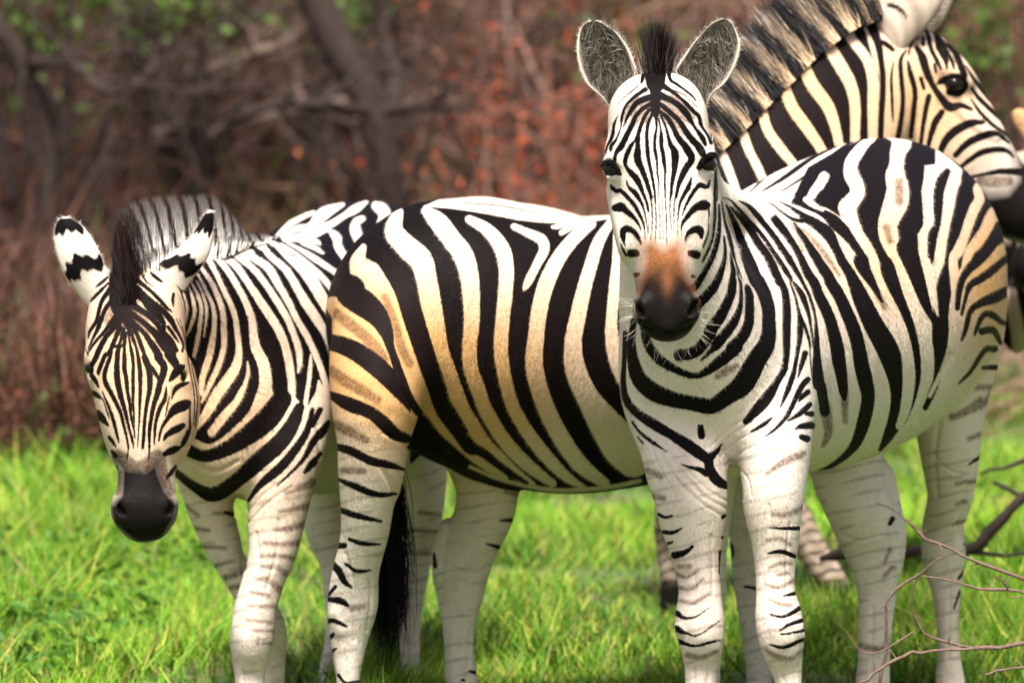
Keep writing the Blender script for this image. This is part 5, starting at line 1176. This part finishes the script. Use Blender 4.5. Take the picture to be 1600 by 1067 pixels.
def leaves_on(polys,n,size,c0,c1,mat,parent,name='leaves',spread=.05,label=None):
    k=rng.integers(0,len(polys),n); P=np.array([polys[i][0][rng.integers(1,len(polys[i][0]))] for i in k])+rng.normal(size=(n,3))*spread; s=size*(.5+rng.random(n))
    a=rng.normal(size=(n,3)); a/=np.linalg.norm(a,axis=1,keepdims=True); b=np.cross(a,rng.normal(size=(n,3))); b/=np.linalg.norm(b,axis=1,keepdims=True)
    V=np.stack([P-a*s[:,None],P+b*s[:,None]*.45,P+a*s[:,None],P-b*s[:,None]*.45],1).reshape(-1,3); h=rng.random((n,1)); c=np.array(c0)*(1-h)+np.array(c1)*h
    return mk(name,V,np.arange(4*n).reshape(-1,4),mat,parent,attrs={'hair':np.repeat(c,4,0)},smooth=False)
def ground_under(px,d):
    p=at(px,500,d); return np.array([p[0],p[1],float(gz(p[0],p[1]))])
def pline(pts,dm):   # picture-fitted limb: px,py,depth,radius px
    Q=crom(np.array(pts,float),4); return np.array([at(*q[:3]) for q in Q]),np.maximum(Q[:,3],.5)/9230*Q[:,2]
DARKB=bark('dark_bark',(.010,.005,.0035),(.045,.024,.016)); GREYB=bark('grey_bark',(.03,.018,.014),(.24,.17,.13)); REDB=bark('red_twig',(.10,.035,.02),(.30,.13,.08)); PALEG=bark('pale_grey_bark',(.16,.13,.11),(.42,.37,.34)); PALEB=bark('pale_twig',(.13,.075,.055),(.36,.23,.18))
def limb_tree(name,base,limbs,mat,label,cat,grp=None,tw=(50,.5,.012),leaf=None,twmat=None):
    root=empty(name,base); tag(root,label,cat,grp); P=[pline(l,None) for l in limbs]
    V,F=tubes(P,8); mk('trunk',V,F,mat,root)
    T=twigs_from(P,*tw); V,F=tubes(T,4); mk('twigs',V,F,twmat or mat,root)
    if leaf: leaves_on(T,leaf[0],leaf[1],leaf[2],leaf[3],LEAFM,root,spread=.06)
    return root
D1,D2,D3=23.2,23.4,25.0
limb_tree('gnarled_tree',ground_under(40,D1),[[(25,760,D1,15),(15,620,D1,14),(70,330,D1,13),(80,240,D1,14),(40,110,D1,16),(-20,20,D1,18)],[(40,100,D1,12),(110,100,D1-.3,9),(160,140,D1-.5,9),(215,130,D1-.3,8),(240,95,D1,6),(232,20,D1,4),(250,-60,D1,3)]],DARKB,'gnarled leafless tree at the left edge with a bent grey limb','tree',tw=(30,.6,.010))
limb_tree('gnarled_tree',ground_under(640,D2),[[(655,700,D2,14),(635,420,D2,20),(605,260,D2,24),(580,160,D2,28),(525,70,D2,30),(470,-60,D2,30)],[(600,220,D2,12),(620,120,D2+.2,14),(600,60,D2+.3,12),(590,-40,D2+.3,10)],[(570,175,D2-.2,11),(500,165,D2-.5,9),(430,165,D2-.6,8),(370,185,D2-.7,8),(330,215,D2-.7,10)],[(600,175,D2-.2,8),(660,165,D2-.3,7),(730,165,D2-.3,5)]],DARKB,'thick dark leaning trunk of a thorn tree between the left zebra and the middle one','tree',tw=(34,.6,.010))
limb_tree('dead_tree',ground_under(300,D3),[[(300,700,D3,13),(290,420,D3,13),(310,280,D3,13),(330,100,D3,14),(370,20,D3,13),(360,-60,D3,12)],[(285,200,D3-.3,9),(320,120,D3-.4,9),(380,90,D3-.4,9),(430,75,D3-.4,10),(470,55,D3-.4,7)],[(300,170,D3-.2,8),(275,200,D3-.3,8),(235,210,D3-.4,6)],[(470,160,D3,10),(460,60,D3,9),(475,-40,D3,9)],[(330,90,D3,7),(420,0,D3,8),(440,-60,D3,7)],[(340,205,D3-.6,6),(400,185,D3-.6,8),(480,170,D3-.6,9),(540,160,D3-.6,9),(600,172,D3-.6,7)]],GREYB,'grey dead tree with crossing bare limbs above the left zebra','tree',tw=(40,.6,.009))
limb_tree('fallen_log',ground_under(60,20.0),[[(-40,580,20.0,7),(30,582,20.0,8),(90,577,20.0,9),(140,572,20.1,8),(200,580,20.2,6)],[(90,577,20.0,5),(60,540,20.0,4),(20,520,20.0,3)]],PALEG,'pale dead branch lying level at the left edge behind the zebra','branch',tw=(12,.3,.006))
limb_tree('red_leaved_bush',ground_under(880,23.5),[[(880,560,23.5,6),(870,380,23.5,6),(862,220,23.5,5),(855,100,23.5,4)],[(870,400,23.5,5),(900,250,23.4,4),(915,100,23.3,3)],[(875,420,23.5,4),(950,300,23.7,4),(1000,120,23.8,3),(960,-20,23.8,3)],[(880,500,23.5,5),(790,300,23.7,4),(760,120,23.8,3)]],REDB,'thin bush with scattered orange red leaves beside the front zebra\'s head','bush',tw=(50,.6,.006),leaf=(800,.019,(.50,.05,.012),(.45,.14,.05)),twmat=REDB)
for px,d,l in ((790,24.9,'pale dry bush of slanting twigs behind the middle zebra\'s back'),(1560,24.6,'brown dry bush at the right edge behind the zebra in profile'),(1010,25.2,'pinkish dry bush behind the front zebra\'s ears')):
    lim=[]
    for k in range(16):
        x=px+rng.normal()*60; tx=x+rng.normal()*140-60; lim.append([(x,640,d,4),(x*.7+tx*.3,350,d+rng.normal()*.3,4),(tx*.6+x*.4,150,d+rng.normal()*.4,3),(tx,-60,d+rng.normal()*.5,2)])
    limb_tree('dry_bush',ground_under(px,d),lim,PALEB if px<1500 else REDB,l,'bush','dry bushes behind the zebras',tw=(170,.6,.006),leaf=(260,.022,(.14,.07,.04),(.30,.18,.10)))
for px,py,d,l,r in ((60,-5,24.4,'leafy green bush in the top left corner above the dead trees',(.55,.20)),(545,8,24.6,'small green bush seen above the leaning dark trunk',(.10,.12)),(960,60,25.0,'greenish yellow bush above the red leaves',(.18,.15)),(1525,60,24.2,'fresh green bush behind the profile zebra\'s nose',(.10,.20)),(300,-20,24.8,'green bush at the top edge behind the grey dead tree',(.28,.12)),(1570,680,21.5,'low green shrub behind the front zebra\'s hind legs',(.35,.30))):
    c=at(px,py,d); root=empty('green_bush',ground_under(px,d)); tag(root,l,'bush','green bushes around the clearing'); base=np.array(root.location)
    P=[]
    for k in range(22):
        t=c+rng.normal(size=3)*np.array([r[0],.4,r[1]])*.8; m_=(base*.5+t*.5)+rng.normal(size=3)*.15; P.append((crom(np.array([base,m_,t]),3),np.linspace(.02,.004,7)))
    V,F=tubes(P,5); mk('stems',V,F,DARKB,root); n=int(2000*(r[0]*r[1])**.5)+60; q=c+rng.normal(size=(n,3))*np.array([r[0],.45,r[1]])*.75
    s=.03*(.5+rng.random(n)); a=rng.normal(size=(n,3)); a/=np.linalg.norm(a,axis=1,keepdims=True); b=np.cross(a,rng.normal(size=(n,3))); b/=np.linalg.norm(b,axis=1,keepdims=True)
    V=np.stack([q-a*s[:,None],q+b*s[:,None]*.5,q+a*s[:,None],q-b*s[:,None]*.5],1).reshape(-1,3); h=rng.random((n,1)); col=np.array([.03,.065,.012])*(1-h)+np.array([.13,.22,.04])*h
    mk('leaves',V,np.arange(4*n).reshape(-1,4),LEAFM,root,attrs={'hair':np.repeat(col,4,0)},smooth=False)
# scrub: the thicket and leaf litter nobody could count
def thicket(n):
    low=rng.random(n)<.20; y=np.where(low,18.9+7*rng.random(n),24.6+11*rng.random(n)**1.25); x=rng.uniform(-1,1,n); x=np.sign(x)*np.abs(x)**1.3*9*(y/26); lf=low&(rng.random(n)<.35); y=np.where(lf,17.9+3*rng.random(n),y); x=np.where(lf,-2.6+1.9*rng.random(n)**.7,x); z=gz(x,y)+np.where(low,.18,2.9)*rng.random(n)**1.3; P=np.stack([x,y,z],1); d=rng.normal(size=(n,3)); d[:,2]=np.abs(d[:,2])*.8+.2; d/=np.linalg.norm(d,axis=1,keepdims=True); L=.15+.55*rng.random(n); 
    V,q,t3,t,idx=blades(P,P+d*L[:,None],.004+.014*rng.random(n)**2,bend=rng.normal(size=(n,3))*.08,seg=3)
    h=rng.random((n,1))**1.5; zone=np.clip((x/(y/26)+1.1)/2.2,0,1)[:,None]   # paler, pinker scrub to the right
    c0=np.array([.014,.007,.005])*(1-h)+np.array([.30,.14,.09])*h; c1=np.array([.10,.055,.038])*(1-h)+np.array([.70,.47,.34])*h; c=c0*(1-zone)+c1*zone
    gr=(rng.random(n)<.10)[:,None]; c=np.where(gr,np.array([.07,.12,.025]),c); tag(mk('scrub',V,q,LEAFM,tris=t3,attrs={'hair':c[idx]},smooth=False),'tangled reddish brown dry thicket filling the background','scrub',kind='stuff')
    m=n//2; k=rng.integers(0,n,m); Q=P[k]+rng.normal(size=(m,3))*.12; s=.014+.016*rng.random(m); a=rng.normal(size=(m,3)); a/=np.linalg.norm(a,axis=1,keepdims=True); b=np.cross(a,rng.normal(size=(m,3))); b/=np.linalg.norm(b,axis=1,keepdims=True)
    V=np.stack([Q-a*s[:,None],Q+b*s[:,None]*.5,Q+a*s[:,None],Q-b*s[:,None]*.5],1).reshape(-1,3); h=rng.random((m,1)); cl=vnoise(Q[:,0]+40,Q[:,2]*1.5+20,.9,21)
    c=np.array([.035,.012,.008])*(1-h)+np.array([.18,.065,.035])*h; c=np.where((cl>.72)[:,None],np.array([.20,.055,.018])*(.5+h*.6),c); c=np.where((cl<.30)[:,None],np.array([.06,.13,.03])*(.6+h),c)
    tag(mk('dry_leaves',V,np.arange(4*m).reshape(-1,4),LEAFM,attrs={'hair':np.repeat(c,4,0)},smooth=False),'withered brown and rust leaves hanging through the thicket','leaves',kind='stuff')
thicket(150000)
# ---------------------------------------------------------------- twigs and fallen wood at the right
def cut(l,w=10):   # window 10 coordinates
    x0,y0,s=WIN[w]; return [(x0+a/s,y0+b/s,c,r*(.78 if c<13 else 1)) for a,b,c,r in l]
def shrub(name,px,d,stems,mat,label,cat,tip=True):
    root=empty(name,ground_under(px,d)); tag(root,label,cat)
    for st in stems:
        A0=np.array(cut(st),float); A1=crom(A0,2); A1[1:-1,:2]+=rng.normal(size=(len(A1)-2,2))*1.3; P=(np.array([at(*q[:3]) for q in A1]),np.maximum(A1[:,3]*(1+.12*rng.normal(size=len(A1))),.4)/9230*A1[:,2]); V,F=tubes([P]+[wander(P[0][i],rng.normal(size=3)+np.array([0,0,.3]),.025,P[1][i]*.5,3,.1) for i in range(2,len(P[0])-1,3)] if tip else [P],6); mk('stem',V,F,mat,root)
    return root
PINK=bark('pink_twig',(.07,.04,.034),(.27,.165,.135),60)
shrub('thorn_shrub',1600,12.75,[[(275,425,12.75,1.2),(350,465,12.75,1.8),(450,548,12.75,2.8),(540,592,12.76,3),(640,640,12.78,3.2),(800,695,12.8,4),(950,760,12.85,6),(1050,1000,12.9,8)],
 [(440,685,12.74,1.8),(560,708,12.75,2.6),(640,730,12.77,3),(740,738,12.78,3.2),(820,748,12.8,3.6),(960,800,12.86,5)],
 [(510,618,12.7,1),(470,645,12.7,1.6),(420,680,12.72,2.4),(350,728,12.72,2.8),(316,790,12.72,3),(312,880,12.73,3.2),(308,960,12.74,3.4),(282,1090,12.75,3.8)],
 [(160,880,12.7,.8),(200,935,12.7,1.2),(250,965,12.7,1.6),(330,935,12.71,1.6),(410,882,12.72,1.6)],
 [(425,680,12.74,1.6),(400,760,12.76,2.2),(405,830,12.77,2.4),(440,885,12.78,2.8),(520,922,12.79,3.2),(620,945,12.8,4),(710,940,12.8,4.6),(820,922,12.82,5.4),(980,900,12.86,7)],
 [(215,1065,12.68,3),(265,1035,12.68,3.2),(310,1000,12.69,3.4),(370,970,12.7,3.4),(430,955,12.71,3.2),(520,948,12.73,3),(620,945,12.75,2.4)],
 [(660,1037,12.7,2),(700,1022,12.7,3),(760,1012,12.7,2.6),(830,1010,12.7,2.6)],
 [(380,480,12.74,.8),(430,530,12.75,1.4),(450,548,12.75,1.6)],
 [(700,690,12.74,2),(735,720,12.76,2.4),(745,738,12.77,2.4)],
 [(755,765,12.74,1.2),(790,758,12.76,1.6),(830,752,12.78,1.6)]],PINK,'leafless pinkish thorn shrub with thin curving stems in the lower right corner','shrub')
shrub('fallen_branch',1450,14.6,[[(70,625,14.6,5),(120,612,14.6,8),(200,608,14.6,9),(330,600,14.6,9),(430,598,14.6,9),(560,600,14.6,9),(640,570,14.6,9),(720,480,14.6,9),(800,405,14.6,9),(900,330,14.6,9)],[(590,590,14.6,8),(650,604,14.6,5),(740,610,14.6,3),(820,600,14.6,3)],[(640,322,14.9,2),(720,300,14.9,3),(800,270,14.9,4),(900,250,14.9,4)],[(690,350,14.9,3),(740,375,14.9,4),(810,405,14.9,4)]],DARKB,'dark crooked fallen branch lying in the grass behind the front zebra\'s hind legs','branch',tip=False)
# round tan stone in the grass
def stone(px,py,d,rx,ry,rz,label):
    c=at(px,py,d); u=np.linspace(0,2*np.pi,33)[:-1]; v=np.linspace(0,np.pi,20); V=[]; 
    for b in v:
        for a in u:
            dr=np.array([np.sin(b)*np.cos(a),np.sin(b)*np.sin(a),np.cos(b)]); k=1+.08*math.sin(3*a+px)+.06*math.sin(5*b+2*a); V.append(c+dr*k*np.array([rx,ry,rz]))
    q=[[i*32+j,(i+1)*32+j,(i+1)*32+(j+1)%32,i*32+(j+1)%32] for i in range(19) for j in range(32)]
    m=NT('tan_stone'); m.l(m.mix(m.noise(14,5),(.20,.10,.04),(.50,.31,.15)),m.b.inputs['Base Color']); m.b.inputs['Roughness'].default_value=.9; bp=m.n('Bump'); bp.inputs['Distance'].default_value=.02; m.l(m.noise(22,5),bp.inputs['Height']); m.l(bp.outputs[0],m.b.inputs['Normal'])
    tag(mk('stone',V,q,m.m),label,'stone')
stone(1565,803,17.2,.10,.09,.045,'rounded tan stone half sunk in the grass at the right edge')
stone(905,795,18.5,.16,.1,.03,'low bare brown clod of earth in the grass below the middle zebra\'s belly')
